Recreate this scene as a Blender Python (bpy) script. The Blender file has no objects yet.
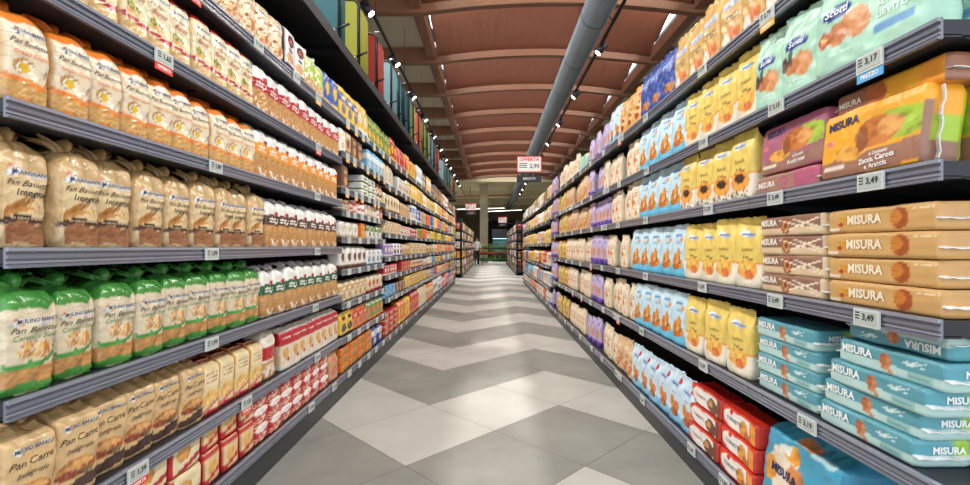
import bpy, math, random
from mathutils import Vector, noise

R = random.Random(11)
CAMZ = 1.035
F = 465.0
C = bpy.context.scene.collection
sc = bpy.context.scene

# ------------------------------------------------------------ camera, world, lights, exposure
cd = bpy.data.cameras.new('camera'); cam = bpy.data.objects.new('camera', cd); C.objects.link(cam)
cam.location = (0, 0, CAMZ); cam.rotation_euler = (math.pi/2, 0, 0)
cd.sensor_width = 36; cd.lens = F/970*36; cd.clip_start = .05; cd.clip_end = 300
cd.shift_x = -6/970; cd.shift_y = 4.5/970
sc.camera = cam
w = bpy.data.worlds.new('sky'); sc.world = w; w.use_nodes = True
bgn = w.node_tree.nodes['Background']
bgn.inputs[0].default_value = (.86, .93, 1.0, 1); bgn.inputs[1].default_value = 1.6
sc.view_settings.view_transform = 'Standard'; sc.view_settings.look = 'None'
sc.view_settings.gamma = 1; sc.view_settings.use_curve_mapping = False
sc.view_settings.exposure = 0.0
SPOT_W = 75.0
def sun_area(name, loc, rot, sx, sy, power, col):
    l = bpy.data.lights.new(name, 'AREA'); l.shape = 'RECTANGLE'; l.size = sx; l.size_y = sy
    l.energy = power; l.color = col
    o = bpy.data.objects.new(name, l); o.location = loc; o.rotation_euler = rot; C.objects.link(o)
    return o
# daylight entering through the two strips of roof windows, from outside
sun_area('left_skylight_daylight', (-1.55, 15, 5.62), (0, math.radians(-97), 0), .28, 26, 1900, (.9, .95, 1))
sun_area('right_skylight_daylight', (3.82, 15, 5.62), (0, math.radians(97), 0), .28, 26, 1900, (1, .97, .92))
# added fill light behind the camera; no shop front is built there
sun_area('rear_fill_light', (0, -4.2, 2.3), (math.radians(80), 0, 0), 9, 3, 80, (1, .98, .95))

# ------------------------------------------------------------ materials
def lin(c):
    return tuple((x/255/12.92 if x/255 <= .04045 else ((x/255+.055)/1.055)**2.4) for x in c)
MATS = {}
def mat(name, col=None, rough=.5, metal=0, emit=0, var=.06, scale=8, bump=0, bscale=40, spec=.5, coat=0):
    if name in MATS: return MATS[name]
    m = bpy.data.materials.new(name); m.use_nodes = True; nt = m.node_tree; N = nt.nodes; L = nt.links
    b = N['Principled BSDF']
    b.inputs['Roughness'].default_value = rough; b.inputs['Metallic'].default_value = metal
    b.inputs['Specular IOR Level'].default_value = spec
    if coat: b.inputs['Coat Weight'].default_value = coat; b.inputs['Coat Roughness'].default_value = .15
    tc = N.new('ShaderNodeTexCoord')
    if col is None:
        a = N.new('ShaderNodeAttribute'); a.attribute_name = 'Col'; L.new(a.outputs['Color'], b.inputs['Base Color'])
    elif emit:
        b.inputs['Base Color'].default_value = (*lin(col), 1)
        b.inputs['Emission Color'].default_value = (*lin(col), 1); b.inputs['Emission Strength'].default_value = emit
    else:
        c = lin(col); n = N.new('ShaderNodeTexNoise'); n.inputs['Scale'].default_value = scale; n.inputs['Detail'].default_value = 4
        L.new(tc.outputs['Object'], n.inputs['Vector'])
        mx = N.new('ShaderNodeMix'); mx.data_type = 'RGBA'
        mx.inputs[6].default_value = (*[x*(1-var) for x in c], 1); mx.inputs[7].default_value = (*[min(1, x*(1+var)) for x in c], 1)
        L.new(n.outputs['Fac'], mx.inputs[0]); L.new(mx.outputs[2], b.inputs['Base Color'])
    if bump:
        n2 = N.new('ShaderNodeTexNoise'); n2.inputs['Scale'].default_value = bscale; n2.inputs['Detail'].default_value = 2
        n2.inputs['Distortion'].default_value = 1.2
        L.new(tc.outputs['Object'], n2.inputs['Vector'])
        bp = N.new('ShaderNodeBump'); bp.inputs['Strength'].default_value = bump; bp.inputs['Distance'].default_value = .01
        L.new(n2.outputs['Fac'], bp.inputs['Height']); L.new(bp.outputs['Normal'], b.inputs['Normal'])
    MATS[name] = m
    return m
film = mat('printed_film', None, .24, bump=.6, bscale=30, coat=.3)
satin = mat('printed_satin_film', None, .36, bump=.35, bscale=16)
card = mat('printed_card', None, .55)
black = mat('black_metal', (22, 23, 26), .45, var=.2)
darkm = mat('dark_shelf_metal', (44, 46, 52), .5, .2, var=.15)
backm = mat('dark_back_panel', (26, 27, 30), .7, var=.2)
railm = mat('violet_grey_plastic_rail', (108, 111, 124), .22, .0, var=.05, spec=.7, coat=.4)
railm2 = mat('dark_rail_plastic', (66, 68, 80), .3, .0, var=.1)
railhi = mat('rail_lip_highlight', (138, 141, 155), .15, .0, var=.03, spec=.8)  # lip and ridge painted paler, as highlight streaks on the rail plastic
plinthm = mat('grey_plinth_metal', (62, 66, 68), .45, .3, var=.12)
chrome = mat('chrome', (200, 200, 205), .15, 1)
wood = mat('glulam_wood', (136, 92, 66), .5, var=.18, scale=2.5)
duct = mat('galvanised_grey_duct', (128, 136, 140), .5, .1, var=.05, scale=3)
beige = mat('beige_plaster', (206, 200, 180), .9, var=.08, scale=1)
beigec = mat('beige_concrete', (206, 192, 156), .9, var=.1, scale=.7)
tagw = mat('price_label_frame', (205, 208, 205), .35)
tagg = mat('price_label_screen', (176, 184, 178), .4)
INK = {}
def ink(col):
    k = tuple(col)
    if k not in INK: INK[k] = mat('ink_%d_%d_%d' % k, col, .5, var=.02)
    return INK[k]

# ------------------------------------------------------------ helpers
def props(o, label=None, cat=None, group=None, kind=None):
    if label: o['label'] = label
    if cat: o['category'] = cat
    if group: o['group'] = group
    if kind: o['kind'] = kind
    return o
def link(name, me, parent=None, loc=None, rot=None):
    o = bpy.data.objects.new(name, me); C.objects.link(o)
    if parent: o.parent = parent
    if loc: o.location = loc
    if rot: o.rotation_euler = rot
    return o
def empty(name, loc, rz=0):
    o = bpy.data.objects.new(name, None); C.objects.link(o); o.location = loc; o.rotation_euler = (0, 0, rz)
    o.empty_display_size = .05
    return o
class MB:
    def __init__(s): s.v = []; s.f = []; s.m = []; s.c = []; s.cur = 0; s.smooth = []
    def add(s, vs, fs, sm=False, cols=None):
        b = len(s.v); s.v += [tuple(v) for v in vs]
        s.c += cols if cols else [(1, 1, 1)]*len(vs)
        for f in fs: s.f.append([b+i for i in f]); s.m.append(s.cur); s.smooth.append(sm)
    def box(s, x0, x1, y0, y1, z0, z1):
        s.add([(x0,y0,z0),(x1,y0,z0),(x1,y1,z0),(x0,y1,z0),(x0,y0,z1),(x1,y0,z1),(x1,y1,z1),(x0,y1,z1)],
              [(0,3,2,1),(4,5,6,7),(0,1,5,4),(1,2,6,5),(2,3,7,6),(3,0,4,7)])
    def quad(s, a, b, c, d): s.add([a, b, c, d], [(0, 1, 2, 3)])
    def tube(s, pts, r, n=8, caps=True, r2=None):
        pts = [Vector(p) for p in pts]; vs = []; K = len(pts)
        for i, p in enumerate(pts):
            t = (pts[min(i+1, K-1)]-pts[max(i-1, 0)]).normalized()
            a = t.cross(Vector((0, 0, 1)))
            if a.length < .01: a = t.cross(Vector((1, 0, 0)))
            a.normalize(); b = t.cross(a)
            rr = r if r2 is None else r+(r2-r)*i/(K-1)
            if isinstance(r, (list, tuple)): rr = r[i]
            for k in range(n):
                th = 2*math.pi*k/n; vs.append(p+a*rr*math.cos(th)+b*rr*math.sin(th))
        fs = [(i*n+k, i*n+(k+1) % n, (i+1)*n+(k+1) % n, (i+1)*n+k) for i in range(K-1) for k in range(n)]
        if caps: fs += [tuple(range(n-1, -1, -1)), tuple((K-1)*n+k for k in range(n))]
        s.add(vs, fs, True)
    def mesh(s, name, mats):
        me = bpy.data.meshes.new(name); me.from_pydata(s.v, [], s.f)
        if not isinstance(mats, (list, tuple)): mats = [mats]
        for m in mats: me.materials.append(m)
        me.polygons.foreach_set('material_index', s.m)
        me.polygons.foreach_set('use_smooth', s.smooth)
        if any(c != (1, 1, 1) for c in s.c[:50]) or any(c != (1, 1, 1) for c in s.c[-50:]):
            at = me.color_attributes.new('Col', 'FLOAT_COLOR', 'POINT')
            buf = []
            for c in s.c: buf += [c[0], c[1], c[2], 1]
            at.data.foreach_set('color', buf)
        me.update(); return me
    def obj(s, name, mats, parent=None, loc=None, rot=None):
        return link(name, s.mesh(name, mats), parent, loc, rot)
def struct(o): o['kind'] = 'structure'; return o

# text as filled mesh: returns verts (x right, y up, centred) and faces
TXT = {}
def text_geo(s, size, bold=0, shear=0, align='CENTER'):
    k = (s, round(size, 4), bold, shear, align)
    if k in TXT: return TXT[k]
    cu = bpy.data.curves.new('t', 'FONT'); cu.body = s; cu.size = size; cu.align_x = align; cu.align_y = 'CENTER'
    cu.offset = bold*size; cu.shear = shear; cu.resolution_u = 2
    o = bpy.data.objects.new('t', cu)
    me = bpy.data.meshes.new_from_object(o)
    vs = [(v.co.x, v.co.y) for v in me.vertices]; fs = [tuple(p.vertices) for p in me.polygons]
    bpy.data.objects.remove(o); bpy.data.curves.remove(cu); bpy.data.meshes.remove(me)
    TXT[k] = (vs, fs); return TXT[k]

# ------------------------------------------------------------ package shapes
def ss(a, b, x):
    t = max(0, min(1, (x-a)/(b-a))); return t*t*(3-2*t)
def prof_bread(v):
    f = 1-.10*(1-ss(0, .06, v))
    t = max(0, (v-.76)/.24); top = math.sqrt(max(.02, 1-t**2.2))
    return f*(1+.03*math.sin(v*3.1))*(.22+.78*top), f*(.26+.74*top), .05*t
def prof_pouch(v):
    f = 1-.10*(1-ss(0, .07, v))
    g = 1-ss(.70, .97, v)*.93
    return f*(1-.03*ss(.6, 1, v)), max(.05, g)*f, -.24*ss(.7, 1, v)
def prof_gable(v):
    f = 1-.06*(1-ss(0, .05, v))
    g = 1-ss(.84, 1, v)*.6
    return f*(1-.16*ss(.86, 1, v)), g*f, .10*ss(.86, 1, v)
def prof_box(v):
    e = min(v, 1-v); f = 1-.06*(1-ss(0, .12, e))
    return 1-.015*(1-ss(0, .1, e)), f, 0
def prof_flow(v):
    e = min(v, 1-v); f = 1-.09*(1-ss(0, .10, e))
    return 1-.025*(1-ss(0, .12, e)), f, 0
def prof_jar(v):
    if v > .86: return .86, .86, 0
    g = 1-.2*ss(.70, .84, v)
    return g, g, 0
def prof_pillow(v):
    e = min(v, 1-v); g = .08+.92*ss(0, .38, e)
    return 1, g, 0
PROF = dict(bread=(prof_bread, 5.5), pouch=(prof_pouch, 9), gable=(prof_gable, 9), box=(prof_box, 18), flow=(prof_flow, 24),
            jar=(prof_jar, 2), pillow=(prof_pillow, 5))
CREASE = {prof_bread: .5, prof_pouch: .45, prof_gable: .5}
class Shape:
    def __init__(s, w, d, h, prof, amp=.003, seed=0, fr=9):
        s.w, s.d, s.h, s.amp, s.seed, s.fr = w, d, h, amp, seed, fr
        s.prof, s.p = PROF[prof]
    def nz(s, x, z): return s.amp*((.45-abs(noise.noise((x*s.fr*2.6+s.seed*3.7+z*9, z*s.fr*1.9-x*7, s.seed*1.7)))*2.2)*CREASE.get(s.prof, 0)+noise.noise((x*s.fr*1.3+s.seed*7.1, z*s.fr, s.seed*3.3))*1.3+.5*noise.noise((x*s.fr*4+s.seed, z*s.fr*3.5, 9.1)))
    def pos(s, a, b, v):
        fw, fd, yo = s.prof(v); k = 1/((abs(a)**s.p+abs(b)**s.p)**(1/s.p))
        z = v*s.h; x = a*k*s.w/2*fw; y = b*k*s.d/2*fd+yo*s.d
        return (x+s.nz(y*1.7+5, z)*.6, y+s.nz(x, z), z+(s.nz(x+3, y)*1.2 if v > .7 else 0))
    def front(s, x, z):
        v = max(0, min(1, z/s.h)); fw, fd, yo = s.prof(v); q = min(.995, abs(x/(s.w/2*fw)))
        return -((1-q**s.p)**(1/s.p))*s.d/2*fd+yo*s.d+s.nz(x, z)
    def mesh(s, name, painter, nf=30, nzr=40, ns=7, m=None):
        pts = []
        for i in range(nf): pts.append((-1+2*i/nf, -1, 'F'))
        for i in range(ns): pts.append((1, -1+2*i/ns, 'S'))
        for i in range(max(4, nf//4)): pts.append((1-2*i/max(4, nf//4), 1, 'B'))
        for i in range(ns): pts.append((-1, 1-2*i/ns, 'L'))
        n = len(pts); mb = MB(); vs = []; cs = []
        for r in range(nzr+1):
            v = r/nzr
            for a, b, f in pts:
                vs.append(s.pos(a, b, v))
                k = 1/((abs(a)**s.p+abs(b)**s.p)**(1/s.p))
                u = (a*k+1)/2
                cs.append(lin(painter(f, u, v, (b*k+1)/2)))
        fs = [(r*n+k, r*n+(k+1) % n, (r+1)*n+(k+1) % n, (r+1)*n+k) for r in range(nzr) for k in range(n)]
        # caps with own rim colours
        b0 = len(vs); ctop = lin(painter('T', .5, 1, .5)); cbot = cs[0]
        zt = sum(vs[nzr*n+k][2] for k in range(n))/n
        top = [((vs[nzr*n+k][0]), (vs[nzr*n+k][1]), vs[nzr*n+k][2]) for k in range(n)]
        vs += top; cs += [ctop]*n; fs.append(tuple(b0+k for k in range(n))); fs.append(tuple(range(n-1, -1, -1)))
        mb.add(vs, fs, True, cs)
        mb.smooth[-1] = mb.smooth[-2] = False
        return mb.mesh(name, m or film)

def nfl(x, y, s=0): return noise.noise((x, y, s+.37))
def mixc(a, b, t): return tuple(a[i]+(b[i]-a[i])*t for i in range(3))
DESAT = .06
def painter(bg, layers, side=None, top=None, wob=.0, blotch=.05, seed=0):
    def f(face, u, v, t):
        if face == 'T': return top or bg
        c = bg; front = face == 'F'
        if not front:
            if side: c = side
        uu = u if front else (t if face in 'SL' else u)
        vv = v+wob*nfl(uu*3, v*2, seed)
        for L in layers:
            k = L[0]
            if k == 'b' and L[1] <= vv < L[2]: c = L[3]
            elif k == 'arc' and front:
                m = L[1]+L[4]*(uu-.5)**2+L[5]*(uu-.5)
                if m <= vv < m+L[2]: c = L[3]
            elif k == 'bread' and L[1] <= vv < L[2] and (front or len(L) < 4 or L[3]):
                q = math.sin(v*95+nfl(uu*5, v*9, seed)*3)*.35+nfl(uu*14, v*30, seed)*.7
                base = L[4] if len(L) > 4 else (205, 158, 98)
                c = mixc(base, (base[0]*.62, base[1]*.5, base[2]*.42), max(0, min(1, .25+q*.45)))
            elif not front: continue
            elif k == 'r' and L[1] <= uu < L[2] and L[3] <= vv < L[4]: c = L[5]
            elif k == 'e':
                du = (uu-L[1]); dv = (vv-L[2])
                if len(L) > 6: r = L[6]; du, dv = du*math.cos(r)+dv*math.sin(r)*1.5, -du*math.sin(r)/1.5+dv*math.cos(r)
                q = (du/L[3])**2+(dv/L[4])**2
                if q < 1: c = mixc(L[5], (L[5][0]*.72, L[5][1]*.6, L[5][2]*.5), max(0, nfl(uu*12, vv*14, seed+4)*1.1)) if len(L) < 8 else L[5]
            elif k == 's':
                if L[1] < uu < L[2] and L[3] < vv < L[4] and nfl(uu*L[6], vv*L[6]*1.7, seed+2) > L[7]: c = L[5]
            elif k == 'ln':  # small unreadable lines of print
                if L[1] < uu < L[2] and L[3] < vv < L[4] and (vv-L[3])/(L[4]-L[3])*L[6] % 1 < .5 and nfl(uu*40, int((vv-L[3])/(L[4]-L[3])*L[6]), seed) > -.15: c = L[5]
        g_ = .3*c[0]+.55*c[1]+.15*c[2]; c = mixc(c, (g_, g_, g_), DESAT)
        b = 1+blotch*nfl(uu*4+seed, v*5, seed+8)*2
        return tuple(max(0, min(255, x*b)) for x in c)
    return f

KINDS = {}
class Kind: pass
def kind(key, name, desc, cat, group, w, d, h, prof, pnt, texts=(), parts=(), m=None, res=(30, 40), amp=.003, seed=0, fr=9, bodyname='bag'):
    k = Kind(); k.key, k.name, k.desc, k.cat, k.group, k.w, k.d, k.h, k.bodyname = key, name, desc, cat, group, w, d, h, bodyname
    sh = Shape(w, d, h, prof, amp, seed, fr)
    k.body = sh.mesh(name, pnt, res[0], res[1], m=m); k.parts = []
    for pn, tx in (('brand_lettering', [t for t in texts if not (len(t) > 5 and t[5].get('end'))][:1]), ('product_lettering', [t for t in texts if not (len(t) > 5 and t[5].get('end'))][1:]), ('end_lettering', [t for t in texts if len(t) > 5 and t[5].get('end')])):
        if not tx: continue
        mb = MB(); mats = []
        for (s, cx, cz, size, col, *o) in tx:
            o = o[0] if o else {}
            vs, fs = text_geo(s, size, o.get('bold', 0), o.get('shear', 0))
            im = ink(col)
            if im not in mats: mats.append(im)
            mb.cur = mats.index(im); out = []
            ca, sa = math.cos(o.get('rot', 0)), math.sin(o.get('rot', 0)); sq = o.get('sq', 1)
            wid = max(x for x, y in vs)-min(x for x, y in vs); avail = 2*min(cx, 1-cx)*w*.86 if not o.get('end') else 1
            if wid > avail: sq = max(.6, avail/wid)
            sy = min(1, avail/(wid*sq))
            for x, y in vs:
                x *= sq*sy; y *= sy; X = (cx-.5)*w+x*ca-y*sa; Z = cz*h+x*sa+y*ca
                if o.get('end'):    # on the +x end face
                    out.append((w/2+.0015, X, Z))
                else: out.append((X, sh.front(X, Z)-.0022, Z))
            mb.add(out, fs)
        k.parts.append((pn, mb.mesh(pn, mats), None))
    for p in parts: k.parts.append(p)
    k.front_y = -d/2
    KINDS[key] = k
    return k

def neck_part(r0, hgt, col, seed=0, lean=.03, z0=0., flat=.75):
    mb = MB(); n = 26; K = 7; vs = []; cs = []
    for i in range(K):
        t = i/(K-1); rr = r0*(.55+.0*t) if i == 0 else r0*(.38 + 1.0*t**.8)
        for k in range(n):
            th = 2*math.pi*k/n; q = 1+(.15+.3*t)*math.sin(th*6+seed+t*1.5)*.8+.12*math.sin(th*11+seed*2)
            vs.append((rr*q*math.cos(th), rr*q*math.sin(th)*flat+lean*t*t*1.4, z0+hgt*t*(1-.25*t)+.006*math.sin(th*5+seed)*t))
            cs.append(lin(tuple(x*(.88+.2*abs(math.sin(th*3+seed))) if x < 220 else x for x in col)))
    fs = [(i*n+k, i*n+(k+1) % n, (i+1)*n+(k+1) % n, (i+1)*n+k) for i in range(K-1) for k in range(n)]
    vs.append((0, lean*.8, z0+hgt*.4)); cs.append(lin(tuple(x*.7 for x in col)))
    fs += [((K-1)*n+k, (K-1)*n+(k+1) % n, len(vs)-1) for k in range(n)]
    mb.add(vs, fs, True, cs)
    return mb.mesh('gathered_neck', film)
def endseal_part(w, d, h, col, side):
    mb = MB(); c = lin(col); c2 = lin((225, 226, 224)); x = side*w/2
    n = 8; vs = []; cs = []
    for i in range(n+1):
        y = -d/2*.96+d*.96*i/n; wv = .0015*math.sin(i*2.1)
        vs += [(x-side*.004, y, h*.46+wv), (x+side*.012, y, h*.40+wv), (x+side*.012, y, h*.37+wv), (x-side*.004, y, h*.40+wv)]
        cs += [c2]*4
    fs = []
    for i in range(n):
        a = i*4; fs += [(a, a+4, a+5, a+1), (a+1, a+5, a+6, a+2), (a+2, a+6, a+7, a+3)]
    fs += [(0, 1, 2, 3), (n*4+3, n*4+2, n*4+1, n*4)]
    mb.add(vs, fs, False, cs)
    return mb.mesh('end_seal', film)
def crimp_part(w, z0, hgt, d_off, col, seed=0, pl=36):
    mb = MB(); vs = []; cs = []; c = lin(col); n = pl
    for r in range(3):
        for i in range(n+1):
            x = -w/2+w*i/n
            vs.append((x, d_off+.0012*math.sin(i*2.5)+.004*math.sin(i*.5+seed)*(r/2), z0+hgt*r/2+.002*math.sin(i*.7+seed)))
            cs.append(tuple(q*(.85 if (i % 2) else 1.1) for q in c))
    m = len(vs)
    vs += [(x, y+.0016, z) for x, y, z in vs]; cs += cs[:m]
    fs = []
    for r in range(2):
        for i in range(n):
            a = r*(n+1)+i; fs += [(a, a+1, a+n+2, a+n+1), (m+a+n+1, m+a+n+2, m+a+1, m+a)]
    a = 2*(n+1)
    for i in range(n): fs.append((a+i, a+i+1, m+a+i+1, m+a+i))
    mb.add(vs, fs, True, cs)
    return mb.mesh('top_seal', film)

NAVY = (28, 40, 90); INKD = (52, 44, 42); RED = (190, 28, 40); ORG = (238, 128, 42)
def brand(z, s=.011, col=(60, 66, 92)): return ('MULINO BIANCO', .56, z, s, col, dict(bold=.01))
def logo(z): return [('r', .34, .90, z-.022, z+.022, (212, 211, 210)), ('e', .25, z, .09, .030, (232, 236, 240), 0, 1), ('e', .25, z, .05, .018, (70, 90, 130), 0, 1), ('e', .14, z-.02, .03, .012, (130, 186, 196), 0, 1), ('e', .2, z+.035, .03, .010, (206, 110, 80), 0, 1), ('e', .33, z-.03, .035, .012, (225, 150, 60), 0, 1)]
LBL = (228, 212, 182)
# left wall breads
kind('orange', 'bread_bag', 'orange-topped sliced bread bag', 'bread', 'orange-topped bread bags', .099, .105, .222, 'bread',
     painter(LBL, [('bread', .04, .30, True, (222, 176, 104)), ('b', 0, .05, ORG), ('r', .12, .88, .28, .86, LBL), ('arc', .215, .052, (240, 135, 55), .1, -.04), ('r', .10, .90, .35, .84, LBL)]
      + logo(.76) + [('e', .36, .40, .24, .085, (196, 150, 92)), ('e', .40, .385, .20, .066, (240, 236, 225), 0, 1), ('e', .40, .385, .145, .046, (222, 178, 40), 0, 1), ('ln', .62, .9, .35, .42, (120, 100, 80), 3), ('b', .86, 1.01, ORG), ('r', .93, 1.0, .06, .86, (236, 172, 90)), ('s', .9, 1, .05, .3, (90, 140, 190), 30, .1)],
      side=(214, 170, 110), top=ORG, wob=.03),
     [brand(.755), ('Pan Bauletto', .5, .635, .0165, INKD, dict(shear=.35)), ('Grano Duro', .5, .53, .0150, (236, 128, 50), dict(shear=.3))],
     [('gathered_neck', neck_part(.026, .05, (226, 112, 34), 1, .05), (0, .012, .216))], amp=.006, seed=1)
kind('integrale', 'bread_bag', 'tan wholemeal bread bag', 'bread', 'tan wholemeal bread bags', .122, .115, .248, 'bread',
     painter((206, 172, 122), [('r', .10, .90, .26, .70, (222, 196, 150)), ('bread', .04, .24, False, (168, 112, 74)), ('b', 0, .045, (205, 176, 130)), ('r', 0, .14, .04, .24, (206, 178, 136)), ('arc', .245, .062, (70, 44, 36), -.12, .03)]
      + logo(.70) + [('e', .36, .385, .27, .032, (176, 116, 54), .45), ('e', .42, .355, .27, .026, (198, 140, 72), .3), ('e', .33, .42, .2, .022, (186, 128, 60), .6), ('s', .55, .9, .36, .47, (200, 150, 80), 26, .25), ('r', .94, 1, .04, .62, (232, 214, 170)), ('s', .93, 1, .05, .45, (80, 130, 180), 30, .05), ('b', .86, .95, (198, 160, 108))],
      side=(204, 170, 122), top=(196, 160, 104), wob=.03),
     [brand(.698, .0125), ('Pan Bauletto', .5, .60, .0195, INKD, dict(shear=.35)), ('Integrale', .56, .515, .0225, INKD, dict(shear=.4, bold=.01)), ('DI GRANI DI BONTA', .55, .278, .0085, (225, 205, 170), {})],
     [('gathered_neck', neck_part(.034, .052, (190, 152, 98), 2, .03), (0, .006, .243))], amp=.009, seed=2)
kind('green', 'bread_bag', 'green-topped cereal bread bag', 'bread', 'green-topped cereal bread bags', .118, .11, .240, 'bread',
     painter((220, 204, 176), [('r', .06, .94, .25, .80, (216, 200, 172)), ('bread', .09, .25, True, (206, 152, 88)), ('arc', .235, .06, (70, 148, 66), .25, .09), ('b', 0, .10, (64, 138, 54))]
      + logo(.68) + [('s', .18, .8, .33, .50, (198, 128, 66), 13, .12), ('s', .18, .8, .33, .48, (226, 176, 84), 17, .25), ('ln', .8, .94, .36, .42, (110, 90, 70), 2), ('b', .80, 1.01, (66, 142, 58)), ('r', .93, 1, .1, .76, (230, 150, 70)), ('s', .92, 1, .1, .5, (90, 120, 180), 30, .1)],
      side=(214, 196, 164), top=(58, 128, 50), wob=.03),
     [brand(.682, .0125), ('Pan Bauletto', .5, .595, .0185, INKD, dict(shear=.35)), ('Cereali e Soia', .5, .525, .0165, (66, 140, 66), dict(shear=.35))],
     [('gathered_neck', neck_part(.036, .042, (56, 128, 50), 3, .03), (0, .006, .234))], amp=.009, seed=3)
kind('red', 'bread_bag', 'red-topped white bread bag', 'bread', 'red-topped white bread bags', .103, .105, .235, 'bread',
     painter((226, 214, 176), [('bread', 0, .28, True, (232, 200, 140)), ('r', .05, .92, .30, .84, (228, 216, 180)), ('arc', .215, .066, (176, 30, 48), .1, -.03)]
      + logo(.77) + [('e', .30, .43, .14, .055, (150, 150, 40)), ('e', .55, .41, .09, .035, (110, 124, 44)), ('e', .40, .35, .28, .035, (222, 178, 110)), ('b', .89, 1.01, (170, 26, 36)), ('r', .93, 1, .28, .84, (236, 170, 80))],
      side=(226, 196, 138), top=(160, 22, 32), wob=.03),
     [brand(.765, .0112), ('Pan Bauletto', .5, .655, .0160, (150, 90, 80), dict(shear=.35)), ('Bianco', .48, .56, .022, (186, 36, 44), dict(shear=.4))],
     [('gathered_neck', neck_part(.027, .045, (150, 20, 30), 4, .05), (0, .012, .229))], amp=.006, seed=4)
kind('carre', 'bread_loaf_packet', 'brown paper-look toast bread packet', 'bread', 'brown toast bread packets', .112, .10, .218, 'gable',
     painter((212, 176, 124), [('arc', .03, .15, (72, 48, 42), 0, .12), ('b', 0, .03, (205, 172, 120))] + logo(.80) +
      [('e', .5, .33, .42, .11, (196, 128, 66)), ('e', .42, .26, .36, .05, (146, 60, 40)), ('e', .55, .35, .30, .06, (220, 164, 96)), ('s', .15, .85, .22, .34, (150, 44, 34), 16, .22), ('s', .15, .85, .22, .30, (110, 120, 60), 18, .32), ('b', .93, 1.01, (196, 160, 110))],
      side=(196, 160, 110), top=(186, 148, 100)),
     [brand(.80, .0122), ('Pan Carre', .5, .665, .0225, INKD, dict(shear=.35, rot=.05)), ('Integrale', .5, .54, .0180, INKD, dict(shear=.4, rot=.05))],
     [('folded_top', neck_part(.034, .024, (202, 166, 116), 5, .02, flat=.5), (0, .010, .212))], amp=.008, seed=5, bodyname='packet')
def loaf(key, col, desc, w=.118, h=.222):
    kind(key, 'bread_bag', desc, 'bread', desc+'s', w, .10, h, 'bread',
     painter((226, 222, 214), [('bread', .06, .53, True, (212, 160, 94)), ('b', .50, .72, col), ('b', .72, 1.01, (230, 228, 222)), ('ln', .2, .85, .56, .68, (240, 236, 228), 2), ('e', .72, .75, .17, .035, (196, 34, 50), 0, 1), ('s', 0, 1, .02, .17, (236, 232, 224), 7, .08), ('s', 0, 1, .02, .14, (216, 140, 60), 9, .18)],
      side=(224, 220, 212), top=(224, 222, 216), wob=.05),
     [], [('gathered_neck', neck_part(.028, .036, (216, 216, 212), hash(desc) % 7 if False else len(desc), .04), (0, .01, h-.006))], res=(22, 34), amp=.005, seed=len(key))
loaf('lred', (182, 24, 44), 'white bread loaf bag with red band')
loaf('lorange', (240, 152, 48), 'white bread loaf bag with orange band')
loaf('lbrown', (84, 56, 50), 'white bread loaf bag with dark brown band')
loaf('lgreen', (34, 96, 66), 'white bread loaf bag with dark green band')
kind('clear', 'bread_bag', 'clear bag of small rustic breads', 'bread', 'clear bags of small breads', .125, .11, .225, 'bread',
     painter((226, 206, 168), [('s', 0, 1, 0, .9, (198, 146, 92), 5, .06), ('r', .15, .85, .42, .88, (224, 206, 172)), ('e', .5, .30, .34, .13, (190, 116, 64)), ('e', .42, .27, .18, .07, (232, 196, 140)), ('e', .5, .78, .22, .03, (120, 120, 140), 0, 1), ('ln', .25, .8, .6, .7, (150, 90, 60), 2)], side=(216, 180, 130), top=(214, 200, 176), wob=.05),
     [], [('gathered_neck', neck_part(.03, .04, (220, 205, 178), 3, .04), (0, .01, .219))], res=(24, 34), amp=.006, seed=12)
kind('paperwhite', 'flour_bag', 'white bag with dark oval badge', 'bread', 'white bags with dark oval', .12, .10, .235, 'gable',
     painter((236, 232, 228), [('e', .5, .68, .34, .12, (40, 36, 48), 0, 1), ('e', .5, .68, .2, .07, (176, 66, 40), 0, 1), ('e', .45, .30, .4, .12, (222, 168, 110)), ('b', 0, .16, (34, 42, 78)), ('ln', .3, .75, .45, .52, (70, 70, 90), 2)], side=(70, 60, 66), top=(230, 228, 224)), res=(22, 28), seed=13)
kind('lime', 'bread_bag', 'lime green and clear bread bag', 'bread', 'lime green bread bags', .14, .11, .22, 'bread',
     painter((214, 214, 170), [('s', 0, 1, .38, .85, (158, 190, 62), 5, -.12), ('bread', 0, .38, True, (220, 180, 120))], side=(200, 206, 150), top=(214, 216, 200), wob=.05),
     [], [('gathered_neck', neck_part(.03, .05, (214, 200, 170), 3, .02), (0, .0, .214))], res=(22, 28), amp=.006, seed=14)
def pouch(key, bg, low, layers, desc, texts=(), w=.148, h=.24, d=.085, side=None, name='biscuit_bag', cat='biscuits', res=(28, 36), grp=None):
    kind(key, name, desc, cat, grp or desc+'s', w, d, h, 'pouch', painter(bg, layers, side=side or bg, top=bg, wob=.015), texts,
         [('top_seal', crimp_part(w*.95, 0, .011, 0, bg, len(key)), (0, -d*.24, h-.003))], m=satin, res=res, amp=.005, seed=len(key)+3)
YEL = (230, 200, 98)
mb_logo = lambda z, c=(166, 192, 226): [('e', .42, z, .22, .035, (226, 232, 240), 0, 1), ('e', .58, z-.004, .24, .026, c, 0, 1)]
pouch('yellow', YEL, None, [('b', 0, .36, (232, 222, 200)), ('b', .355, .372, (236, 150, 60))] + mb_logo(.78) + [('e', .5, .27, .34, .15, (236, 168, 72)), ('e', .42, .33, .2, .09, (240, 196, 90)), ('e', .58, .2, .17, .07, (224, 120, 62)), ('ln', .3, .7, .42, .46, (120, 100, 60), 2)],
      'yellow biscuit bag with white base', [('Mulino Bianco', .52, .78, .0135, (88, 116, 176), dict(bold=.01)), ('Tarallucci', .5, .56, .0175, (110, 88, 50), dict(shear=.3))], w=.158, h=.255)
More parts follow.
